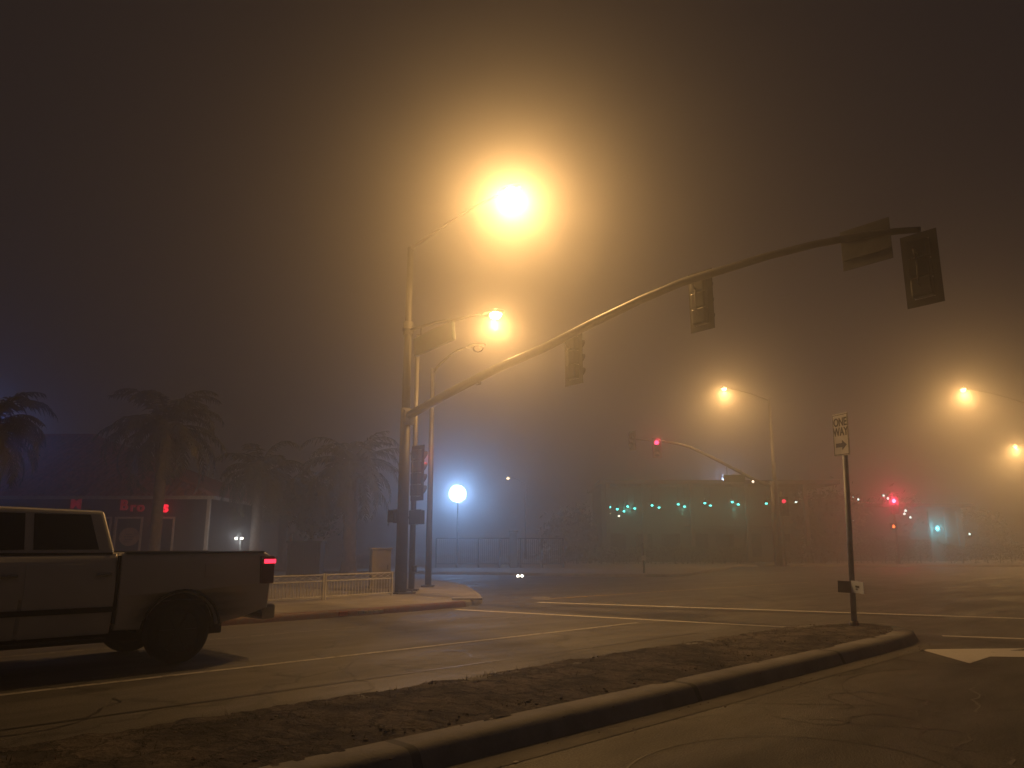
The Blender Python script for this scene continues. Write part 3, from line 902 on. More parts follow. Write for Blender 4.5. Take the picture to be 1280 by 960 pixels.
rp["label"] = "white railing panel nearest the signal pole, by the tan cabinet"
d2 = (R2 - R1).normalized()
e1 = R0 + dirR * (Lp + 0.03)
dup(rp, e1, rdir, "white railing panel standing just right of the pickup's tail")
dup(rp, e1 + dirR * (Lp + 0.03), rdir, "white railing panel mostly hidden behind the pickup's tail")

# ------------------------------------------------------------------ cabinets
cb = thing("utility_cabinet", "tan metal utility cabinet behind the end of the white railing", "utility cabinet", ground(474, 735, .14), R(20))
mb = MB(); mb.box((0, 0, 0.02), (0.74, 0.62, 0.1), bevel=0.01); mb.build("plinth", M_kerb, cb)
mb = MB(); mb.box((0, 0, 0.64), (0.62, 0.50, 1.14), bevel=0.02); mb.build("body", M_cab, cb)
mb = MB(); mb.box((0, 0, 1.235), (0.68, 0.56, 0.05), bevel=0.015); mb.build("lid", M_cab, cb)
mb = MB(); mb.box((0, -0.256, 0.66), (0.54, 0.012, 1.0), bevel=0.004); dr = mb.build("door", M_cab, cb)
mb = MB(); mb.box((0.2, -0.275, 0.66), (0.03, 0.03, 0.14), bevel=0.006); mb.build("handle", M_galv, dr)

dk = thing("trash_enclosure", "dark boxy enclosure below the round tree behind the railing", "enclosure", at(381, 722, 36).xy.to_3d() + Vector((0, 0, .14)), R(4))
for x in (-0.68, 0.68):
    mb = MB(); mb.box((x, 0, 0.75), (0.12, 1.2, 1.5), bevel=0.01); mb.build("side_wall", M_box, dk)
mb = MB(); mb.box((0, 0.55, 0.75), (1.22, 0.1, 1.5), bevel=0.01); mb.build("back_wall", M_box, dk)
for x in (-0.305, 0.305):
    mb = MB(); mb.box((x, -0.55, 0.76), (0.59, 0.05, 1.36), bevel=0.01)
    for i in range(6): mb.box((x - 0.25 + 0.1 * i, -0.585, 0.76), (0.07, 0.02, 1.3))
    mb.build("gate", M_box, dk)
mb = MB(); mb.box((0, 0, 1.53), (1.6, 1.35, 0.08), bevel=0.01); mb.build("roof", M_box, dk)
pp = thing("steel_post", "pale slim steel post at the left side of the dark enclosure", "post", at(361, 725, 35.5).xy.to_3d() + Vector((0, 0, .14)))
mb = MB(); mb.tube([(0, 0, 0), (0, 0, 1.85)], 0.075, 10); mb.build("shaft", M_galv, pp)
mb = MB(); mb.ellip((0, 0, 1.86), (0.085, 0.085, 0.05), 12, 6); mb.build("cap", M_galv, pp)

# ------------------------------------------------------------------ palms
def palm(label, foot, crown_z, r, seed, nf=46, trunk_r=0.26, skirt=True):
    rnd = random.Random(seed)
    root = thing("palm_tree", label, "palm tree", (foot[0], foot[1], 0.14), 0, "palms around the tiled roof building")
    H = crown_z - 0.14
    mb = MB(); n = 26
    lean = Vector((rnd.uniform(-.1, .1), rnd.uniform(-.2, .2), 0))
    pts = []; rad = []
    for i in range(n + 1):
        f = i / n
        pts.append(lean * f * f + Vector((0, 0, H * f)))
        rad.append(trunk_r * (1.25 - 0.35 * min(1, f * 6)) * (1 + 0.05 * (i % 2)) * (1 + 0.35 * max(0, (f - 0.72) / 0.28)))
    mb.tube(pts, rad, 14)
    mb.build("trunk", M_bark, root)
    top = pts[-1]
    mb = MB()
    def frond(az, el, L, droop, target, leaf=0.55):
        d = Vector((math.cos(az), math.sin(az), 0)); k = 13
        P = []; p = top + Vector((0, 0, rnd.uniform(-.2, .25))); a = el
        for i in range(k + 1):
            P.append(p.copy()); step = L / k
            p = p + (d * math.cos(a) + Vector((0, 0, math.sin(a)))) * step
            a -= droop / k * (0.5 + 1.1 * i / k)
        sidev = Vector((-d.y, d.x, 0))
        target.tube(P, [0.028 * (1 - 0.8 * i / k) + 0.004 for i in range(k + 1)], 4, caps=False)
        m = 34
        for j in range(2, m):
            f = j / m; x = f * k; i0 = min(int(x), k - 1); q = P[i0].lerp(P[i0 + 1], x - i0)
            t = (P[i0 + 1] - P[i0]).normalized()
            ll = leaf * (0.35 + 0.65 * math.sin(math.pi * min(1, f * 0.95 + 0.05))) * rnd.uniform(.8, 1.15)
            for sgn in (-1, 1):
                dirv = (sidev * sgn * rnd.uniform(.55, .95) + t * 0.5 + Vector((0, 0, rnd.uniform(-.75, -.05)))).normalized()
                tip = q + dirv * ll + Vector((0, 0, -0.16 * ll))
                wv = t * 0.030
                mid = q + dirv * ll * 0.5 + Vector((0, 0, 0.02))
                v = [target.bm.verts.new(z) for z in (q - wv, q + wv, mid + wv, tip, mid - wv)]
                target.bm.faces.new(v)
    for i in range(nf):
        u = (i + 0.5) / nf
        el = R(78 - 112 * u ** 0.85) + rnd.uniform(-.12, .12)
        frond(i * 2.39996 + rnd.uniform(-.25, .25), el, r * rnd.uniform(.92, 1.2), R(rnd.uniform(88, 145)), mb)
    mb.build("crown", M_leaf, root, recalc=False)
    if skirt:
        mb = MB()
        for i in range(16):
            az = i * 2.4 + rnd.uniform(-.3, .3); d = Vector((math.cos(az), math.sin(az), 0))
            L = r * rnd.uniform(.35, .62)
            mb.tube([top + Vector((0, 0, -.15)) + d * 0.2, top + d * 0.55 + Vector((0, 0, -L * .35)), top + d * 0.5 + Vector((0, 0, -L))], [0.05, 0.06, 0.02], 5)
            for j in range(14):
                q = top + d * 0.52 + Vector((0, 0, -L * (0.2 + 0.8 * j / 14)))
                a2 = rnd.uniform(0, 6.28)
                tip = q + Vector((math.cos(a2) * .2, math.sin(a2) * .2, -0.28))
                mb.bm.faces.new([mb.bm.verts.new(z) for z in (q + Vector((.02, 0, 0)), q - Vector((.02, 0, 0)), tip)])
        mb.build("dead_fronds", M_dead, root, recalc=False)
    return root

def foot_at(px, Y): p = at(px, 700, Y); return (p.x, p.y)
palm("large feathery palm in front of the tiled roof building", foot_at(191, 31.5), at(190, 535, 31.5).z, 2.9, 11, 44, 0.24)
palm("palm cut off by the left edge of the view, before the blue light", foot_at(-44, 27), at(-40, 536, 27).z, 2.5, 22, 44, 0.26)
palm("slender upright palm between the tiled roof building and the round tree", foot_at(317, 37), at(318, 592, 37).z, 2.5, 33, 34, 0.26)
palm("thick trunked palm just left of the signal pole", foot_at(436, 37), at(432, 585, 37).z, 2.9, 44, 50, 0.34)
palm("low palm beside the round tree above the dark enclosure", foot_at(352, 44), at(354, 612, 44).z, 2.3, 55, 34, 0.28)

# ------------------------------------------------------------------ leafy trees
def leafy(label, foot, h, r, seed, n=5200, leafm=None, name="tree", squash=0.85, gz=0.14, group=None, cz=None):
    rnd = random.Random(seed)
    root = thing(name, label, "tree", (foot[0], foot[1], gz), 0, group)
    cz = h - r * squash if cz is None else cz
    mb = MB()
    mb.tube([(0, 0, 0), (0.05, 0.02, cz * .45), (0.0, 0.05, cz)], [0.16 * r / 1.6, 0.12 * r / 1.6, 0.07 * r / 1.6], 10)
    tips = []
    for i in range(9):
        az = i * 2.4; el = rnd.uniform(.1, 1.2)
        d = Vector((math.cos(az) * math.cos(el), math.sin(az) * math.cos(el), math.sin(el)))
        b0 = Vector((0, 0, cz * rnd.uniform(.5, .9))); e = b0 + d * r * rnd.uniform(.6, .9)
        mb.tube([b0, b0.lerp(e, .5) + Vector((0, 0, .1)), e], [0.05, 0.035, 0.012], 6); tips.append(e)
    mb.build("trunk", M_tbark, root)
    mb = MB()
    clumps = [Vector((0, 0, cz))]
    for i in range(34):
        d = Vector((rnd.gauss(0, 1), rnd.gauss(0, 1), rnd.gauss(0, 1))).normalized()
        clumps.append(Vector((0, 0, cz)) + Vector((d.x * r, d.y * r, d.z * r * squash)) * rnd.uniform(.5, .92))
    for i in range(n):
        c = rnd.choice(clumps); s = r * 0.20
        p = c + Vector((rnd.gauss(0, s), rnd.gauss(0, s), rnd.gauss(0, s * .8)))
        a = Vector((rnd.gauss(0, 1), rnd.gauss(0, 1), rnd.gauss(0, 1))).normalized(); b = a.orthogonal().normalized()
        L = rnd.uniform(.08, .15) * (r / 1.6)
        mb.bm.faces.new([mb.bm.verts.new(q) for q in (p - a * L, p + b * L * .45, p + a * L, p - b * L * .45)])
    mb.build("crown", leafm or M_tleaf, root, recalc=False)
    return root
leafy("round leafy tree above the dark enclosure, catching warm light", foot_at(386, 39), at(386, 603, 39).z - .14, 1.5, 5)
GT = "dark trees behind the far side of the junction"
leafy("dark spreading tree behind the one way sign", foot_at(1030, 72), at(1030, 612, 72).z, 3.6, 61, 4200, M_shrub, group=GT)
leafy("dark tree behind the far red signal at the right", foot_at(1120, 80), at(1112, 628, 80).z, 3.8, 62, 4200, M_shrub, group=GT)
leafy("dark low tree right of the cyan lamp, below the farthest street lamp", foot_at(1225, 85), at(1225, 640, 85).z, 3.4, 63, 3800, M_shrub, group=GT)
leafy("dark tree at the left end of the building with teal lamps", foot_at(720, 78), at(722, 640, 78).z, 3.4, 64, 3800, M_shrub, group=GT)

# ------------------------------------------------------------------ tiled roof building on the left
BY = 38.0
pR = at(272, 620, BY + 1.0); ez = pR.z
BL = Vector((pR.x, BY, 0))
b = thing("restaurant_building", "low dark restaurant with a red tiled roof and red lit letters", "building", (pR.x, BY, 0.14), R(0))
# local: facade runs to -x, depth +y
bw, bd, wall_h = 26.0, 12.0, ez - 0.14 - 0.12
def lx(px, Y=BY): return at(px, 650, Y).x - pR.x
# wall with window openings: front wall pieces
win = [(lx(98), lx(140)), (lx(144), lx(179)), (lx(200), lx(219))]
wz0, wz1 = 0.55, at(150, 646, BY).z - 0.14
xs = [-bw]
mb = MB()
prev = -bw
for (x0, x1) in [(lx(40), lx(92))] + win:
    mb.box(((prev + x0) / 2, 0.1, wall_h / 2), (x0 - prev, 0.2, wall_h)); 
    z0 = 0.55 if (x1 - x0) > 0.95 else 0.0
    if z0 > 0: mb.box(((x0 + x1) / 2, 0.1, z0 / 2), (x1 - x0 - 0.002, 0.196, z0))
    mb.box(((x0 + x1) / 2, 0.1, (wz1 + wall_h) / 2), (x1 - x0 - 0.002, 0.196, wall_h - wz1))
    prev = x1
mb.box((prev / 2, 0.1, wall_h / 2), (-prev, 0.2, wall_h))
mb.box((-0.1, bd / 2 + 0.1, wall_h / 2), (0.2, bd - 0.2, wall_h)); mb.box((-bw + 0.1, bd / 2 + 0.1, wall_h / 2), (0.2, bd - 0.2, wall_h)); mb.box((-bw / 2, bd + 0.1, wall_h / 2), (bw, 0.2, wall_h))
mb.build("wall", M_stucco, b)
for k, (x0, x1) in enumerate([(lx(40), lx(92))] + win):
    door = (x1 - x0) <= 0.95
    z0 = 0.0 if door else 0.55
    f = MB(); t_ = 0.09
    f.box((x0 + t_ / 2, 0.02, (z0 + wz1) / 2), (t_, 0.16, wz1 - z0)); f.box((x1 - t_ / 2, 0.02, (z0 + wz1) / 2), (t_, 0.16, wz1 - z0))
    f.box(((x0 + x1) / 2, 0.02, wz1 - t_ / 2), (x1 - x0 - 2 * t_ - .002, 0.156, t_)); f.box(((x0 + x1) / 2, 0.02, z0 + t_ / 2), (x1 - x0 - 2 * t_ - .002, 0.156, t_))
    fo = f.build("door" if door else "window", M_trim, b)
    g_ = MB(); g_.box(((x0 + x1) / 2, 0.06, (z0 + wz1) / 2), (x1 - x0 - 2 * t_, 0.02, wz1 - z0 - 2 * t_)); g_.build("pane", M_glass, fo)
    if door:
        hh = MB(); hh.tube([(x0 + 0.16, -0.10, 0.95), (x0 + 0.16, -0.10, 1.25)], 0.02, 6); hh.build("handle", M_galv, fo)
# round posters on the panes
for (px, py, m, rr) in ((161, 671, M_poster, 0.44), (122, 672, M_posterink, 0.42)):
    p = at(px, py, BY)
    o = MB(); n = 32
    vs0 = [(p.x - pR.x + rr * 1.12 * math.cos(2 * math.pi * i / n), p.z - .14 + rr * math.sin(2 * math.pi * i / n)) for i in range(n)]
    o.side(vs0, 0.03, 0.045); po = o.build("window_poster", m, b)
    if m is M_poster:
        o = MB()
        for i, (yy, ww) in enumerate(((0.12, .34), (0.0, .5), (-0.12, .4))):
            for j in range(4): o.box((p.x - pR.x - ww / 2 + ww * (j + .4) / 4, 0.026, p.z - .14 + yy), (ww / 5.5, 0.004, 0.05))
        o.build("poster_marks", M_posterink, po)
# white lit edges / posts
mb = MB(); mb.box((0.35, -0.9, wall_h / 2), (0.16, 0.16, wall_h), bevel=0.01); mb.build("porch_post", M_trim, b)
# hip roof with modelled tile rows
zr = at(90, 548, BY + 7).z - 0.14
ov = 1.1
def hip_pt(x, y, z): return Vector((x, y, z))
E0, E1, E2, E3 = hip_pt(0.55, -ov, wall_h), hip_pt(0.55, bd + ov, wall_h), hip_pt(-bw - ov, bd + ov, wall_h), hip_pt(-bw - ov, -ov, wall_h)
rise = zr - wall_h
rx = lx(118, BY + 7)
Rg0 = hip_pt(rx, bd / 2, zr); Rg1 = hip_pt(-bw + 6, bd / 2, zr)
mb = MB()
# deck
for poly in ((E3, E0, Rg0, Rg1), (E1, E2, Rg1, Rg0), (E0, E1, Rg0), (E2, E3, Rg1), (E0, E3, E2, E1)):
    mb.bm.faces.new([mb.bm.verts.new(v) for v in poly])
# barrel tile rows climbing the front and the right slopes
def rows(A, B, C_, Dd, nrow):
    """A->B eave, Dd->C_ ridge; rows perpendicular to eave clipped to the hip"""
    for i in range(nrow):
        f = (i + .5) / nrow
        e = A.lerp(B, f)
        # direction up-slope perpendicular to eave
        eave = (B - A).normalized(); nrm = (B - A).cross(Dd - A).normalized(); upv = nrm.cross(eave).normalized()
        if upv.z < 0: upv = -upv
        full = (zr - wall_h) / upv.z
        # clip against hip lines in eave coordinate
        x = (e - A).dot(eave); L = (B - A).length
        xd = (Dd - A).dot(eave); xc = (C_ - A).dot(eave)
        k = 1.0
        if x < xd: k = x / xd
        if x > xc: k = min(k, (L - x) / max(1e-3, (L - xc)))
        if k < 0.02: continue
        mb.tube([e + upv * 0.02, e + upv * full * k], 0.085, 6)
rows(E3, E0, Rg0, Rg1, 96)
rows(E0, E1, Rg0 + Vector((0, .01, 0)), Rg0, 48)
mb.tube([E0, Rg0], 0.13, 8); mb.tube([Rg0, Rg1], 0.13, 8); mb.tube([E3, Rg1], 0.13, 8)
mb.build("roof", M_tile, b)
mb = MB(); mb.box(((0.6 - bw - ov) / 2, -ov - 0.05, wall_h - 0.09), (bw + ov + 0.6, 0.09, 0.16), bevel=0.01); mb.box((0.60, bd / 2, wall_h - 0.09), (0.08, bd + 2 * ov, 0.16), bevel=0.01)
mb.build("eave_trim", M_trim, b)
# lettering fixed under the eave: the letters that can be read
def sign_letter(s, px, py, size, m):
    p = at(px, py, BY - 0.12)
    text_part("sign_letter", s, size, m, b, (p.x - pR.x, -0.12, p.z - .14), (R(90), 0, 0), ext=0.04, bold=0.02)
sign_letter("M", 95, 630, 0.72, M_neondim)
sign_letter("B", 155, 632, 0.70, M_neondim)
sign_letter("r", 166, 634, 0.62, M_neondim)
sign_letter("o", 176, 634, 0.66, M_neondim)
sign_letter("s", 207, 634, 0.74, M_neon)
p = at(207, 634, BY)
lamp("sign_glow", 'POINT', (p.x - pR.x, -0.5, p.z - .14), 2, (1, .03, .05), b, 0.1)

# ------------------------------------------------------------------ building with teal lamps, far right of centre
CY = 72.0
pl_, pr_ = at(752, 610, CY), at(1000, 608, CY)
c = thing("canopy_building", "long dark flat roofed building with rows of teal lamps", "building", (pl_.x, CY, 0.14))
wdt = pr_.x - pl_.x; hgt = pr_.z - 0.14
mb = MB(); mb.box((wdt / 2, 4.6, hgt * 0.5), (wdt, 8.0, hgt), bevel=0.02); mb.build("wall", M_wall2, c)
mb = MB(); mb.box((wdt / 2 + 1.0, 3.0, hgt + 0.16), (wdt + 3.0, 12.0, 0.36), bevel=0.03); mb.box((wdt * 0.62, 4, hgt + 0.5), (wdt * 0.25, 4, 0.5), bevel=0.03); mb.build("roof", M_roof2, c)
zb = at(900, 658, CY - 1.2).z - .14
mb = MB(); mb.box((wdt * 0.66, -1.0, zb), (wdt * 0.5, 1.9, 0.16), bevel=0.02); mb.build("awning", M_col2, c)
for px in (756, 800, 858, 925, 996):
    x = at(px, 650, CY).x - pl_.x
    mb = MB(); mb.box((x, -2.4, hgt / 2), (0.34, 0.34, hgt), bevel=0.02); mb.box((x, -2.4, 0.25), (0.55, 0.55, 0.5), bevel=0.03); mb.build("column", M_col2, c)
for px in (772, 805, 840, 875, 908, 942, 978):
    x = at(px, 650, CY).x - pl_.x
    mb = MB(); mb.box((x, 0.55, 1.5), (1.7, 0.12, 2.3), bevel=0.01); wn = mb.build("window", M_col2, c)
    mb = MB(); mb.box((x, 0.48, 1.5), (1.5, 0.06, 2.1)); mb.build("pane", M_glass, wn)
teal = [(762.3, 633.4), (771.5, 635.9), (780, 638.5), (784.6, 632.5), (793.4, 635), (815, 631.2), (823.8, 633.8), (847.8, 629.9), (855.7, 632.7), (881, 628.4), (888, 631.4), (915.3, 627), (922.8, 629.9), (957.9, 628.8), (995, 627)]
def fixture(parent, off, px, py, Y, m, r=0.115, wallY=None):
    p = at(px, py, Y)
    q = p - off
    h = MB(); h.tube([(q.x, q.y, q.z + 0.02), (q.x, q.y, q.z + 0.30)], [0.20, 0.10], 8)
    h.tube([(q.x, q.y, q.z + 0.28), (q.x, q.y, off_top(parent) if wallY is None else q.z + 0.6)], 0.03, 5)
    ho = h.build("canopy_lamp", M_dark, parent)
    l = MB(); l.ellip((q.x, q.y, q.z - 0.04), (r, r, r * 0.7), 10, 6); l.build("lens", m, ho)
    return q
off = Vector((pl_.x, CY, .14))
def off_top(parent): return hgt
for i, (px, py) in enumerate(teal):
    fixture(c, off, px, py, CY - 2.0 - 0.4 * (i % 2), M_teal if px < 990 else M_tealw)
for (px, py) in ((761.5, 641.3), (773.8, 644.5)):
    fixture(c, off, px, py, CY - 1.6, mat and M_white, 0.09)
for px in (786, 852, 918):
    p = at(px, 637, CY - 2.9) - off
    lamp("teal_glow", 'POINT', p, 30, (0.15, 0.9, 0.7), c, 0.2)

# smaller shop further right with cyan light
SY = 76.0
pa, pb = at(1048, 616, SY), at(1160, 636, SY)
s = thing("shop_building", "small dim shop with a cyan lamp right of the one way sign", "building", (pa.x, SY, 0.14))
offs = Vector((pa.x, SY, .14)); sw = at(1205, 640, SY).x - pa.x; shh = at(1100, 634, SY).z - .14
mb = MB(); mb.box((sw / 2, 4, shh / 2), (sw, 7, shh), bevel=0.02); mb.build("wall", M_wall2, s)
mb = MB(); mb.box((sw / 2, 3.4, shh + 0.15), (sw + 0.8, 9, 0.3), bevel=0.02); mb.build("roof", M_roof2, s)
for px in (1068, 1100, 1132):
    x = at(px, 680, SY).x - pa.x
    mb = MB(); mb.box((x, 0.46, 1.5), (1.5, 0.1, 2.0), bevel=0.01); wn = mb.build("window", M_col2, s)
    mb = MB(); mb.box((x, 0.40, 1.5), (1.3, 0.05, 1.8)); mb.build("pane", M_glass, wn)
for px in (1164, 1184, 1200):
    x = at(px, 680, SY).x - pa.x
    mb = MB(); mb.box((x, -0.2, shh / 2 - .2), (0.30, 0.3, shh - .4), bevel=0.02); mb.build("column", M_col2, s)
def wall_fix(parent, off_, px, py, Y, m, r=0.10):
    p = at(px, py, Y) - off_
    h = MB(); h.box((p.x, p.y + 0.16, p.z + 0.03), (0.22, 0.26, 0.2), bevel=0.02); ho = h.build("wall_lamp", M_dark, parent)
    l = MB(); l.ellip((p.x, p.y, p.z), (r, r * .6, r), 10, 6); l.build("lens", m, ho)
    return p
for (px, py) in ((1066.6, 620.6), (1073, 624.3), (1104.5, 619.6), (1109.8, 623)):
    wall_fix(s, offs, px, py, SY - 0.2, M_tealw, 0.10)
for (px, py) in ((1067.4, 651.5), (1131.9, 638.4), (1130.4, 642.3), (1137.9, 646.8)):
    wall_fix(s, offs, px, py, SY - 0.2, M_tealw, 0.11)
p = wall_fix(s, offs, 1172, 660.7, SY - 0.5, M_cyan, 0.20)
lamp("cyan_glow", 'POINT', p + Vector((-0.3, -0.6, 0.0)), 260, (0.15, 0.8, 0.95), s, 0.15)
wall_fix(s, offs, 1212, 667.6, SY - 0.2, M_tealw, 0.10)

# ------------------------------------------------------------------ far signals
# mast arm signal by the far lamp
fp = thing("signal_mast", "distant curved signal mast across the junction holding a red light", "signal pole", (18.9 - 0.35, 55.2, 0.15))
fo = Vector((18.55, 55.2, .15))
mb = MB(); mb.tube([(0, 0, 0), (0, 0, 5.9)], [0.17, 0.14], 12); mb.build("pole", M_galv, fp)
mb = MB(); mb.box((0, 0, 0.03), (0.5, 0.5, 0.06), bevel=0.01); mb.build("base_plate", M_galv, fp)
fpx = [(962, 607), (945, 601), (925, 590), (900, 577), (880, 567), (862, 559), (848, 555), (832, 552)]
pts = [at(px, py, 55.2 - (962 - px) * 0.028) - fo for px, py in fpx]
mb = MB(); mb.tube(pts, [0.13 - 0.008 * i for i in range(len(pts))], 10); mb.build("mast_arm", M_galv, fp)
hp = at(821, 560, 51.0)
make_head("traffic_light", "distant red signal head at the tip of the curved far mast", 3, 0, "signal heads", hp, Vector((-0.15, -1, 0)).normalized(), M_red)
lamp("red_glow", 'POINT', at(824, 549, 50.55), 25, (1, .04, .10), None, 0.12)
make_head("traffic_light", "faint dark signal head left of the red light on the far mast", 3, None, "signal heads", at(791, 551, 52.0), Vector((-0.8, -.6, 0)).normalized())
mb_arm = MB(); mb_arm.tube([at(832, 552, 51.6) - fo, at(791, 549, 52.3) - fo], [0.07, 0.05], 8); mb_arm.build("mast_extension", M_galv, fp)
sn = thing("street_sign", "small distant street name sign hanging below the far curved mast", "street sign", at(918, 598, 54.0), R(0))
mb = MB(); mb.box((0, 0, 0), (1.5, 0.08, 0.5), bevel=0.02); mb.build("sign_box", M_signgreen, sn)
mb = MB(); mb.tube([(-.5, 0, .25), (-.5, 0, .8)], 0.02, 6); mb.tube([(.5, 0, .25), (.5, 0, .62)], 0.02, 6); mb.build("hanger", M_galv, sn)
cm = thing("small_camera_light", "tiny pale lamp fixed where the far curved mast meets its pole", "lamp", at(941, 602, 54.2))
mb = MB(); mb.box((0, 0.1, 0), (0.2, 0.25, 0.18), bevel=0.02); mb.build("housing", M_dark, cm)
mb = MB(); mb.ellip((0, -0.04, 0), (0.09, 0.04, 0.09), 10, 6); mb.build("lens", emis("pale_lens", (1, .8, .6), 3), cm)
make_head("traffic_light", "small red signal head right of the far lamp pole, below the roof line", 3, 0, "signal heads", at(980, 633, 55.0), Vector((-0.2, -1, 0)).normalized(), emis("red_lens_soft", (1, .03, .08), 2.0))
br_ = thing("signal_pole", "short dim post holding the small red signal right of the far lamp pole", "signal pole", at(982, 700, 55.4).xy.to_3d() + Vector((0, 0, .15)))
mb = MB(); mb.tube([(0, 0, 0), (0, 0, 5.2)], 0.07, 8); mb.build("pole", M_galv, br_)
mb = MB(); mb.box((0, 0, .03), (.3, .3, .06), bevel=.01); mb.build("base_plate", M_galv, br_)
# bright red signal right of the one way post
rp_ = at(1124, 700, 62.0)
rs = thing("signal_pole", "dim signal pole under the brightest red light at the right", "signal pole", (rp_.x, 62.0, 0.15))
mb = MB(); mb.tube([(0, 0, 0), (0, 0, 5.6)], [0.09, 0.07], 10); mb.build("pole", M_galv, rs)
mb = MB(); mb.box((0, 0, .03), (.4, .4, .06), bevel=.01); mb.build("base_plate", M_galv, rs)
make_head("traffic_light", "brightest red signal head, right of the one way post", 3, 0, "signal heads", at(1118, 632, 61.5), Vector((-0.45, -1, 0)).normalized(), M_redhot)
lamp("red_glow", 'POINT', at(1117, 625.5, 60.9), 400, (1, .02, .08), None, 0.16)
ped_head("pedestrian signal with a bright orange hand below the brightest red light", at(1117, 658, 61.6), Vector((-0.45, -1, 0)).normalized(), M_hand, 0.5)

# ------------------------------------------------------------------ floodlights
def flood(label, px, py, Y, power, col, lensm, aim, poleh=None, twin=False, size=0.45, globe=False):
    p = at(px, py, Y)
    t = thing("floodlight", label, "floodlight", (p.x, Y + 0.3, 0.14), 0, None)
    o_ = Vector((p.x, Y + 0.3, .14))
    mb = MB(); mb.tube([(0, 0, 0), (0, 0, p.z + 0.1)], [0.06, 0.04], 10); mb.build("pole", M_galv, t)
    xs_ = (-0.13, 0.13) if twin else (0,)
    for x in xs_:
        h = MB(); (h.box((x, -0.14, p.z - .14), (size, 0.14, size * .75), bevel=0.03) if not globe else h.tube([(x, -0.10, p.z - .14), (x, -0.30, p.z - .14)], [size * .45, size * .62], 24)); ho = h.build("lamp_head", M_dark, t)
        l = MB(); (l.box((x, -0.225, p.z - .14), (size * .86, 0.02, size * .6), bevel=0.008) if not globe else l.ellip((x, -0.30, p.z - .14), (size * .6, size * .25, size * .6), 24, 12)); l.build("lens", lensm, ho)
    lamp("flood_lamp", 'SPOT' if aim else 'POINT', (0, -0.42 if not globe else -0.34 - size * .28, p.z - .14), power, col, t, 0.2, 160, 0.6, aim)
    return t
flood("blinding blue white floodlight low behind the signal pole", 572, 617, 52.0, LAMP_W * 0.45, (0.27, 0.52, 1.0), M_blue, (0.0, -1, -0.25), size=0.95, globe=True)
flood("blue floodlight just outside the left edge behind the palm", -4, 545, 36.0, LAMP_W * 0.11, (0.10, 0.28, 1.0), M_blue, (0.35, -1, -0.2), size=0.5)
flood("twin small white lamps between the restaurant and the slender palm", 298, 673, 36.0, 30, (0.9, 0.95, 1.0), M_white, None, twin=True, size=0.14)
gl = at(905, 604, 84.0)
flood("faint blue light behind the roof of the long building", 905, 600, 88.0, LAMP_W * 0.10, (0.5, 0.65, 1.0), M_blue, None, size=0.3)
# twin low light at the far kerb
tl = thing("ground_light", "pair of tiny bright lamps low at the far kerb", "ground lamp", at(650, 722, 38.9).xy.to_3d() + Vector((0, 0, .0)))
zg = at(650, 720, 38.9).z
mb = MB(); mb.box((0, 0.08, zg / 2 + .02), (0.34, 0.1, zg + 0.14), bevel=0.01); mb.build("housing", M_dark, tl)
for x in (-0.10, 0.10):
    mb = MB(); mb.ellip((x, 0.01, zg), (0.075, 0.03, 0.075), 10, 6); mb.build("lens", M_white, tl)
# object marker post on the island
om = thing("marker_post", "thin marker post with pale reflector on the far kerb island", "marker post", at(805, 715, 40.5).xy.to_3d() + Vector((0, 0, .146)))
mb = MB(); mb.tube([(0, 0, 0), (0, 0, 1.5)], 0.05, 8); mb.build("post", M_galv, om)
mb = MB(); mb.box((0, -0.06, 0.75), (0.22, 0.02, 0.26), bevel=.005); mb.build("reflector", M_signwhite, om)

# metal fence beyond the cross street
fx0, fx1 = at(546, 690, 52).x, at(706, 690, 50).x
fc = thing("metal_fence", "dim metal fence below the blue white floodlight", "fence", (fx0, 51.5, .146), R(0))
fw = fx1 - fx0; ftop = at(600, 673, 51.5).z - .146
for z in (ftop, 0.25):
    mb = MB(); mb.box((fw / 2, 0, z), (fw, 0.05, 0.06)); mb.build("rail", M_steel, fc)
nps = 7
for i in range(nps):
    x = fw * i / (nps - 1)
    mb = MB(); mb.box((x, 0.06, ftop / 2), (0.10, 0.10, ftop), bevel=.01); mb.build("post", M_steel, fc)
for i in range(64):
    x = fw * (i + .5) / 64
    mb = MB(); mb.box((x, -0.04, ftop / 2 + .05), (0.022, 0.022, ftop - .25)); mb.build("picket", M_steel, fc)
gp = thing("gate_post", "thick gate post in front of the dim metal fence", "gate post", at(642, 700, 50.8).xy.to_3d() + Vector((0, 0, .146)))
mb = MB(); mb.box((0, 0, (at(642, 668, 50.8).z) / 2), (0.5, 0.5, at(642, 668, 50.8).z), bevel=.03); mb.build("shaft", M_wall2, gp)
mb = MB(); mb.box((0, 0, at(642, 668, 50.8).z + .05), (0.62, 0.62, .1), bevel=.02); mb.build("cap", M_wall2, gp)
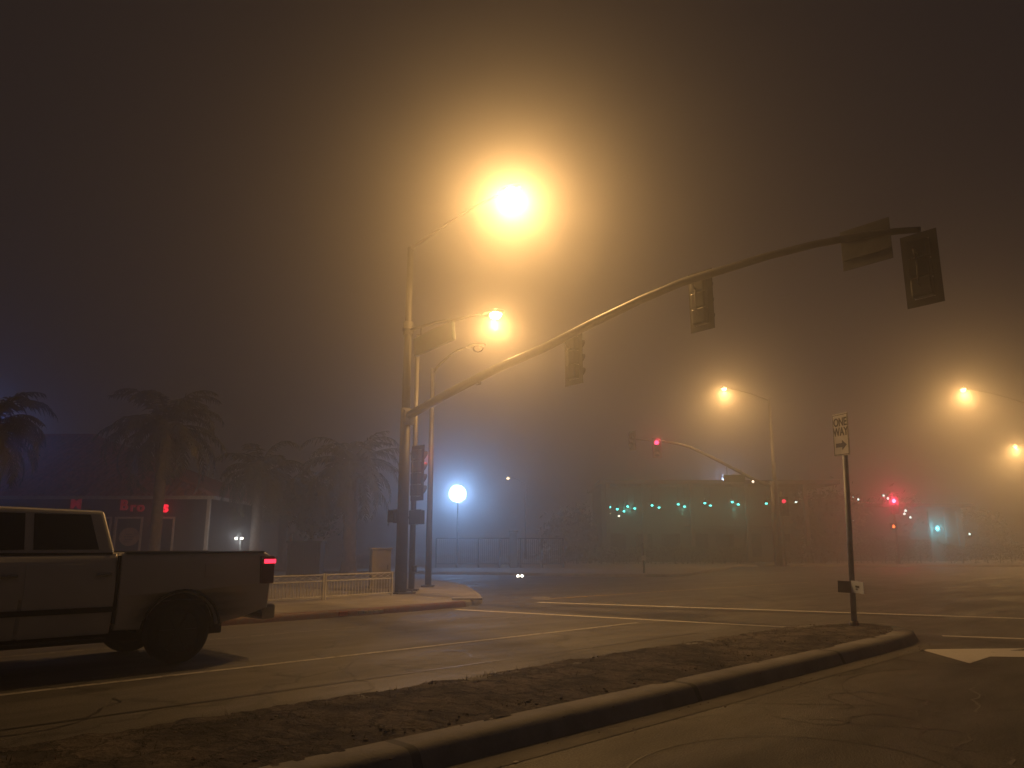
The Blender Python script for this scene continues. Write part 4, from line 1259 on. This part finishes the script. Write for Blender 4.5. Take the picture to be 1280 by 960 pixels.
# clipped hedge along the far kerb at the right and behind the fence
def hedge(label, x0, x1, Y, h, seed, group="clipped hedges along the far side"):
    rnd = random.Random(seed)
    t = thing("hedge", label, "hedge", ((x0 + x1) / 2, Y, .146), 0, group)
    w = x1 - x0; mb = MB()
    from mathutils import noise as nz
    for i in range(int(w * 260)):
        x = rnd.uniform(-w / 2, w / 2); hh = h * (1 + 0.22 * nz.noise(Vector((x * .7 + seed, 0, 0))))
        f = rnd.random(); z = hh * (f ** .6); y = rnd.uniform(-.6, .6) * (1 - 0.3 * f)
        a = Vector((rnd.gauss(0, 1), rnd.gauss(0, 1), rnd.gauss(0, 1))).normalized(); b_ = a.orthogonal().normalized()
        L = rnd.uniform(.07, .13); p = Vector((x, y, z))
        mb.bm.faces.new([mb.bm.verts.new(q) for q in (p - a * L, p + b_ * L * .6, p + a * L, p - b_ * L * .6)])
    mb.build("foliage", M_shrub, t, recalc=False)
    mb = MB()
    for i in range(int(w)):
        x = -w / 2 + i + .5; mb.tube([(x, 0, 0), (x + rnd.uniform(-.2, .2), 0, h * .7)], [0.04, 0.02], 5)
    mb.build("stems", M_tbark, t)
hedge("low dark hedge below the teal lamps", at(700, 700, 62).x, at(940, 700, 62).x, 64.0, 1.3, 3)
hedge("dark hedge behind the one way post under the red lights", at(990, 700, 64).x, at(1180, 700, 64).x, 66.0, 1.9, 4)
hedge("dim hedge at the right edge below the farthest street lamp", at(1190, 700, 64).x, at(1300, 700, 64).x, 65.0, 1.5, 6)

# ------------------------------------------------------------------ litter
def scrap(label, px, py, m, size, seed, name="paper_scrap", grp="litter scraps on the roads"):
    p = ground(px, py); rnd = random.Random(seed)
    mb = MB(); vs = []
    n = 7
    for i in range(n):
        a = 2 * math.pi * i / n; r_ = size * rnd.uniform(.6, 1.1)
        vs.append(mb.bm.verts.new((r_ * math.cos(a), r_ * .7 * math.sin(a), rnd.uniform(.006, size * .5))))
    c_ = mb.bm.verts.new((0, 0, size * .35))
    for i in range(n): mb.bm.faces.new((vs[i], vs[(i + 1) % n], c_))
    o = mb.build(name, m, None, recalc=False); o.location = (p.x, p.y, 0.002)
    tag(o, label, "litter", grp); return o
M_scrap = mat("scrap_paper", (0.55, 0.52, 0.48), 0.8, var=0.2)
scrap("dry yellow leaf lying in the gutter below the median", 690, 911, mat("dry_leaf", (0.42, 0.26, 0.03), 0.7, var=0.3), 0.035, 1, "fallen_leaf")
scrap("crumpled pale scrap below the end of the median", 1101, 812, M_scrap, 0.05, 2)
scrap("tiny pale scrap in the gutter, mid way along the median", 1048, 824, M_scrap, 0.035, 3)
scrap("pale scrap on the roadway above the median", 738, 831, M_scrap, 0.035, 4)
scrap("pale scrap near the bottom edge right of the gutter", 645, 954, M_scrap, 0.022, 5)
scrap("pale speck in the gutter left of the yellow leaf", 541, 949, M_scrap, 0.02, 6)
scrap("pale speck in the lane under the painted arrow", 1040, 898, M_scrap, 0.02, 7)

# ------------------------------------------------------------------ pickup truck
def barrel(mb, zs=(0.55, 0.65, 0.75, 0.85, 0.95, 1.05, 1.15, 1.25), hw=0.94):
    for z in zs:
        bmesh.ops.bisect_plane(mb.bm, geom=list(mb.bm.verts) + list(mb.bm.edges) + list(mb.bm.faces), plane_co=(0, 0, z), plane_no=(0, 0, 1))
    for v in mb.bm.verts:
        y = abs(v.co.y)
        if y > 0.7:
            v.co.y -= math.copysign(0.055 * ((v.co.z - 0.92) / 0.45) ** 2 - (0.012 if 0.98 < v.co.z < 1.12 else 0), v.co.y)
    for f in mb.bm.faces: f.smooth = abs(f.normal.y) > 0.8
    return mb

def pickup():
    rz = heading(-D)
    o = W(5.32, -10.85)                       # rear end, centre line
    t = thing("pickup_truck", "white crew cab pickup truck driving off to the left with red tail light", "pickup truck", (o.x, o.y, 0), rz)
    HW = 0.94
    WR, WF = 1.18, 4.55; RA = 0.47            # wheel centres and arch radius
    def arc(cx, r=RA, z=0.40, n=14, a0=175, a1=5):
        return [(cx + r * math.cos(R(a0 + (a1 - a0) * i / n)), z + r * math.sin(R(a0 + (a1 - a0) * i / n))) for i in range(n + 1)]
    # bed sides
    for sgn in (-1, 1):
        prof = [(0.03, 0.62), (0.02, 1.30), (0.10, 1.345), (1.95, 1.335), (1.95, 0.45)] + [(x, z) for x, z in arc(WR)[::-1]] + [(0.55, 0.5)]
        prof = [(0.03, 0.62), (0.02, 1.30), (0.10, 1.345), (1.95, 1.335), (1.95, 0.45)] + [(x, z) for x, z in arc(WR, a0=5, a1=175)] + [(0.35, 0.52)]
        m = MB(); m.side(prof, sgn * (HW - 0.10), sgn * HW, bevel=0.018); barrel(m); m.build("bed_side", M_car, t)
        m = MB(); m.side([(0.12, 1.335), (0.12, 1.362), (1.90, 1.355), (1.90, 1.328)], sgn * (HW - 0.105), sgn * (HW - 0.02), bevel=0.006); m.build("bed_rail_cap", M_plastic, t)
        # wheel-arch lip
        m = MB(); a = arc(WR, RA + 0.015, n=16); m.tube([(x, sgn * (HW + 0.004), z) for x, z in a], 0.016, 6); m.build("arch_lip", M_plastic, t)
        m = MB(); m.side(arc(WR, 0.50, a0=0, a1=180) + arc(WR, 0.455, a0=180, a1=0), sgn * (HW - 0.42), sgn * (HW - 0.104))
        m.box((WR, sgn * (HW - 0.42), 0.66), (0.98, 0.02, 0.46)); m.build("wheel_well", M_plastic, t)
        # tail lamp
        m = MB(); m.box((0.075, sgn * (HW - 0.075), 1.11), (0.20, 0.18, 0.36), bevel=0.02); lo = m.build("tail_lamp", mat("tail_lamp_dark_red", (0.10, 0.008, 0.01), 0.25), t)
        m = MB(); m.box((0.05, sgn * (HW - 0.068), 1.225), (0.17, 0.182, 0.055), bevel=0.008); m.build("lamp_element", M_tail, lo)
        m = MB(); m.box((5.12, sgn * (HW - 0.14), 0.92), (0.34, 0.24, 0.16), bevel=0.04); m.build("headlight", mat("headlight_glass", (0.3, 0.3, 0.3), 0.15), t)
        # doors: seams, handles, glass
        m = MB()
        for (x0, x1) in ((2.02, 2.95), (2.97, 3.98)):
            m.box(((x0 + x1) / 2, sgn * (HW + 0.003), 0.82), (x1 - x0 - 0.02, 0.012, 0.80), bevel=0.004)
        barrel(m); m.build("door", M_car, t)
        for x in (2.14, 3.10):
            m = MB(); m.box((x, sgn * (HW + 0.028), 1.10), (0.17, 0.035, 0.035), bevel=0.01); m.build("handle", M_chrome, t)
        m = MB(); m.box((3.93, sgn * (HW + 0.12), 1.36), (0.11, 0.22, 0.17), bevel=0.03); m.tube([(3.93, sgn * (HW - .04), 1.27), (3.93, sgn * (HW + .06), 1.31)], 0.02, 6); m.build("mirror", M_plastic, t)
        m = MB(); m.box((0.85, sgn * (HW + 0.002), 1.12), (0.17, 0.008, 0.17), bevel=0.003); m.build("fuel_flap" if sgn > 0 else "side_emblem", M_car, t)
        m = MB(); m.box((2.95, sgn * (HW + 0.012), 0.70), (1.9, 0.016, 0.06), bevel=0.005); m.build("side_moulding", M_plastic, t)
        for xx in (1.975,):
            m = MB(); m.box((xx, sgn * (HW - 0.03), 0.92), (0.03, 0.05, 0.78)); m.build("panel_gap", M_plastic, t)
        m = MB(); m.box((3.0, sgn * (HW - 0.055), 1.335), (1.9, 0.03, 0.022), bevel=0.005); m.build("belt_moulding", M_plastic, t)
        m = MB(); m.box((3.0, sgn * (HW - 0.02), 0.36), (1.9, 0.14, 0.05), bevel=0.015); m.build("running_board", M_plastic, t)
    m = MB(); m.box((0.99, 0, 0.72), (1.85, 2 * HW - 0.22, 0.06)); m.build("bed_floor", M_plastic, t)
    m = MB(); m.box((1.90, 0, 1.02), (0.05, 2 * HW - 0.22, 0.54)); m.build("bed_front_panel", M_car, t)
    m = MB(); m.box((0.055, 0, 1.02), (0.07, 2 * HW - 0.34, 0.62), bevel=0.015); m.box((0.016, 0, 1.14), (0.012, 0.30, 0.09), bevel=0.004); m.build("tailgate", M_car, t)
    m = MB(); m.box((0.0, 0, 0.56), (0.20, 2 * HW - 0.06, 0.20), bevel=0.04); m.build("rear_bumper", M_chrome, t)
    m = MB(); m.box((-0.105, 0, 0.60), (0.012, 0.31, 0.16), bevel=0.003); m.build("number_plate", M_signwhite, t)
    # cab + hood lower body
    prof = [(1.99, 0.42), (1.99, 1.34), (4.02, 1.30), (4.35, 1.24), (5.15, 1.12), (5.28, 0.98), (5.30, 0.55), (5.05, 0.40)] + [(x, z) for x, z in arc(WF, a0=5, a1=175)] + [(4.0, 0.42)]
    m = MB(); m.side(prof, -HW, HW, bevel=0.03); barrel(m); m.build("body", M_car, t)
    # greenhouse
    m = MB()
    lo = [(2.02, HW - 0.045), (4.10, HW - 0.045)]
    zt, zb_ = 1.86, 1.33
    bx = [(2.01, 4.12), (2.16, 3.30)]
    b0 = [Vector((2.01, -HW + .05, zb_)), Vector((4.12, -HW + .05, zb_ - .03)), Vector((4.12, HW - .05, zb_ - .03)), Vector((2.01, HW - .05, zb_))]
    t0 = [Vector((2.13, -HW + .23, zt - .02)), Vector((3.35, -HW + .23, zt)), Vector((3.35, HW - .23, zt)), Vector((2.13, HW - .23, zt - .02))]
    vb = [m.bm.verts.new(v) for v in b0]; vt = [m.bm.verts.new(v) for v in t0]
    m.bm.faces.new(vb[::-1]); m.bm.faces.new(vt)
    for i in range(4): m.bm.faces.new((vb[i], vb[(i + 1) % 4], vt[(i + 1) % 4], vt[i]))
    bmesh.ops.bevel(m.bm, geom=list(m.bm.edges), offset=0.05, segments=3, affect='EDGES', profile=0.6)
    m.build("roof", M_car, t)
    # window glass sitting a little proud of the pillars
    def pane(name, P, push):
        mm = MB(); P = [Vector(p) for p in P]; n = (P[1] - P[0]).cross(P[2] - P[0]).normalized()
        if n.dot(push) < 0: n = -n
        a = [mm.bm.verts.new(p + n * 0.006) for p in P]; b_ = [mm.bm.verts.new(p - n * 0.012) for p in P]
        mm.bm.faces.new(a); mm.bm.faces.new(b_[::-1])
        for i in range(len(P)): mm.bm.faces.new((a[i], a[(i + 1) % len(P)], b_[(i + 1) % len(P)], b_[i]))
        mm.build(name, M_glass, t)
    def on_side(x, f, sgn):  # f: 0 belt .. 1 roof
        y = (HW - .05) * (1 - f) + (HW - .23) * f; z = zb_ * (1 - f) + zt * f
        return (x, sgn * y, z)
    for sgn in (-1, 1):
        pane("side_window", [on_side(2.20, .10, sgn), on_side(2.88, .10, sgn), on_side(2.88, .86, sgn), on_side(2.29, .86, sgn)], Vector((0, sgn, 0)))
        pane("side_window", [on_side(2.97, .10, sgn), on_side(3.92, .06, sgn), on_side(3.36, .86, sgn), on_side(2.97, .86, sgn)], Vector((0, sgn, 0)))
    pane("rear_window", [(2.035, -HW + .2, 1.42), (2.035, HW - .2, 1.42), (2.115, HW - .32, 1.78), (2.115, -HW + .32, 1.78)], Vector((-1, 0, 0)))
    pane("windscreen", [(4.03, -HW + .14, 1.38), (4.03, HW - .14, 1.38), (3.43, HW - .27, 1.80), (3.43, -HW + .27, 1.80)], Vector((1, 0, .5)))
    m = MB(); m.box((5.31, 0, 0.86), (0.05, 1.2, 0.30), bevel=0.02); m.build("grille", M_plastic, t)
    m = MB(); m.box((5.33, 0, 0.52), (0.2, 2 * HW - .04, 0.22), bevel=0.04); m.build("front_bumper", M_chrome, t)
    for x in (WR, WF):
        for sgn in (-1, 1):
            w = thing("wheel", "", "wheel"); del w["label"]; del w["category"]; w.parent = t; w.location = (x, sgn * (HW - 0.14), 0.385)
            m = MB(); prof_ = [(0.25, -.10), (0.33, -.125), (0.375, -.10), (0.385, -.05), (0.385, .05), (0.375, .10), (0.33, .125), (0.25, .10)]
            seg = 40; rings = []
            for k in range(seg):
                a = 2 * math.pi * k / seg; rings.append([m.bm.verts.new((r_ * math.cos(a), y, r_ * math.sin(a))) for r_, y in prof_])
            for k in range(seg):
                for j in range(len(prof_)):
                    f = m.bm.faces.new((rings[k][j], rings[(k + 1) % seg][j], rings[(k + 1) % seg][(j + 1) % len(prof_)], rings[k][(j + 1) % len(prof_)])); f.smooth = True
            m.build("tyre", M_tyre, w)
            m = MB(); m.tube([(0, -sgn * 0.09, 0), (0, sgn * 0.06, 0)], 0.248, 32)
            m.tube([(0, sgn * 0.055, 0), (0, sgn * 0.10, 0)], 0.06, 14)
            for k in range(6):
                a = 2 * math.pi * k / 6
                m.box((0.14 * math.cos(a), sgn * 0.075, 0.14 * math.sin(a)), (0.20, 0.03, 0.055), rot=Matrix.Rotation(-a, 3, 'Y'), bevel=0.006)
            m.build("rim", M_rim, w)
    m = MB(); m.box((2.6, 0, 0.40), (4.3, 1.0, 0.22), bevel=.02); m.tube([(WR, -.8, .385), (WR, .8, .385)], 0.06, 8); m.tube([(WF, -.8, .385), (WF, .8, .385)], 0.05, 8); m.build("chassis", M_plastic, t)
    return t
pickup()

# ------------------------------------------------------------------ fog
mb = MB(); mb.box((0, 82, 7.6), (380, 240, 17.8))
fog = mb.build("haze", None or mat("tmp", (1, 1, 1)))
fog["kind"] = "stuff"
m = bpy.data.materials.new("fog_volume"); m.use_nodes = True
nt = m.node_tree; nt.nodes.clear()
out = nt.nodes.new("ShaderNodeOutputMaterial"); pv = nt.nodes.new("ShaderNodeVolumePrincipled")
pv.inputs["Color"].default_value = (0.93, 0.92, 0.92, 1); pv.inputs["Density"].default_value = FOG_DENSITY; pv.inputs["Anisotropy"].default_value = FOG_G
nt.links.new(pv.outputs[0], out.inputs["Volume"])
fog.data.materials.clear(); fog.data.materials.append(m)
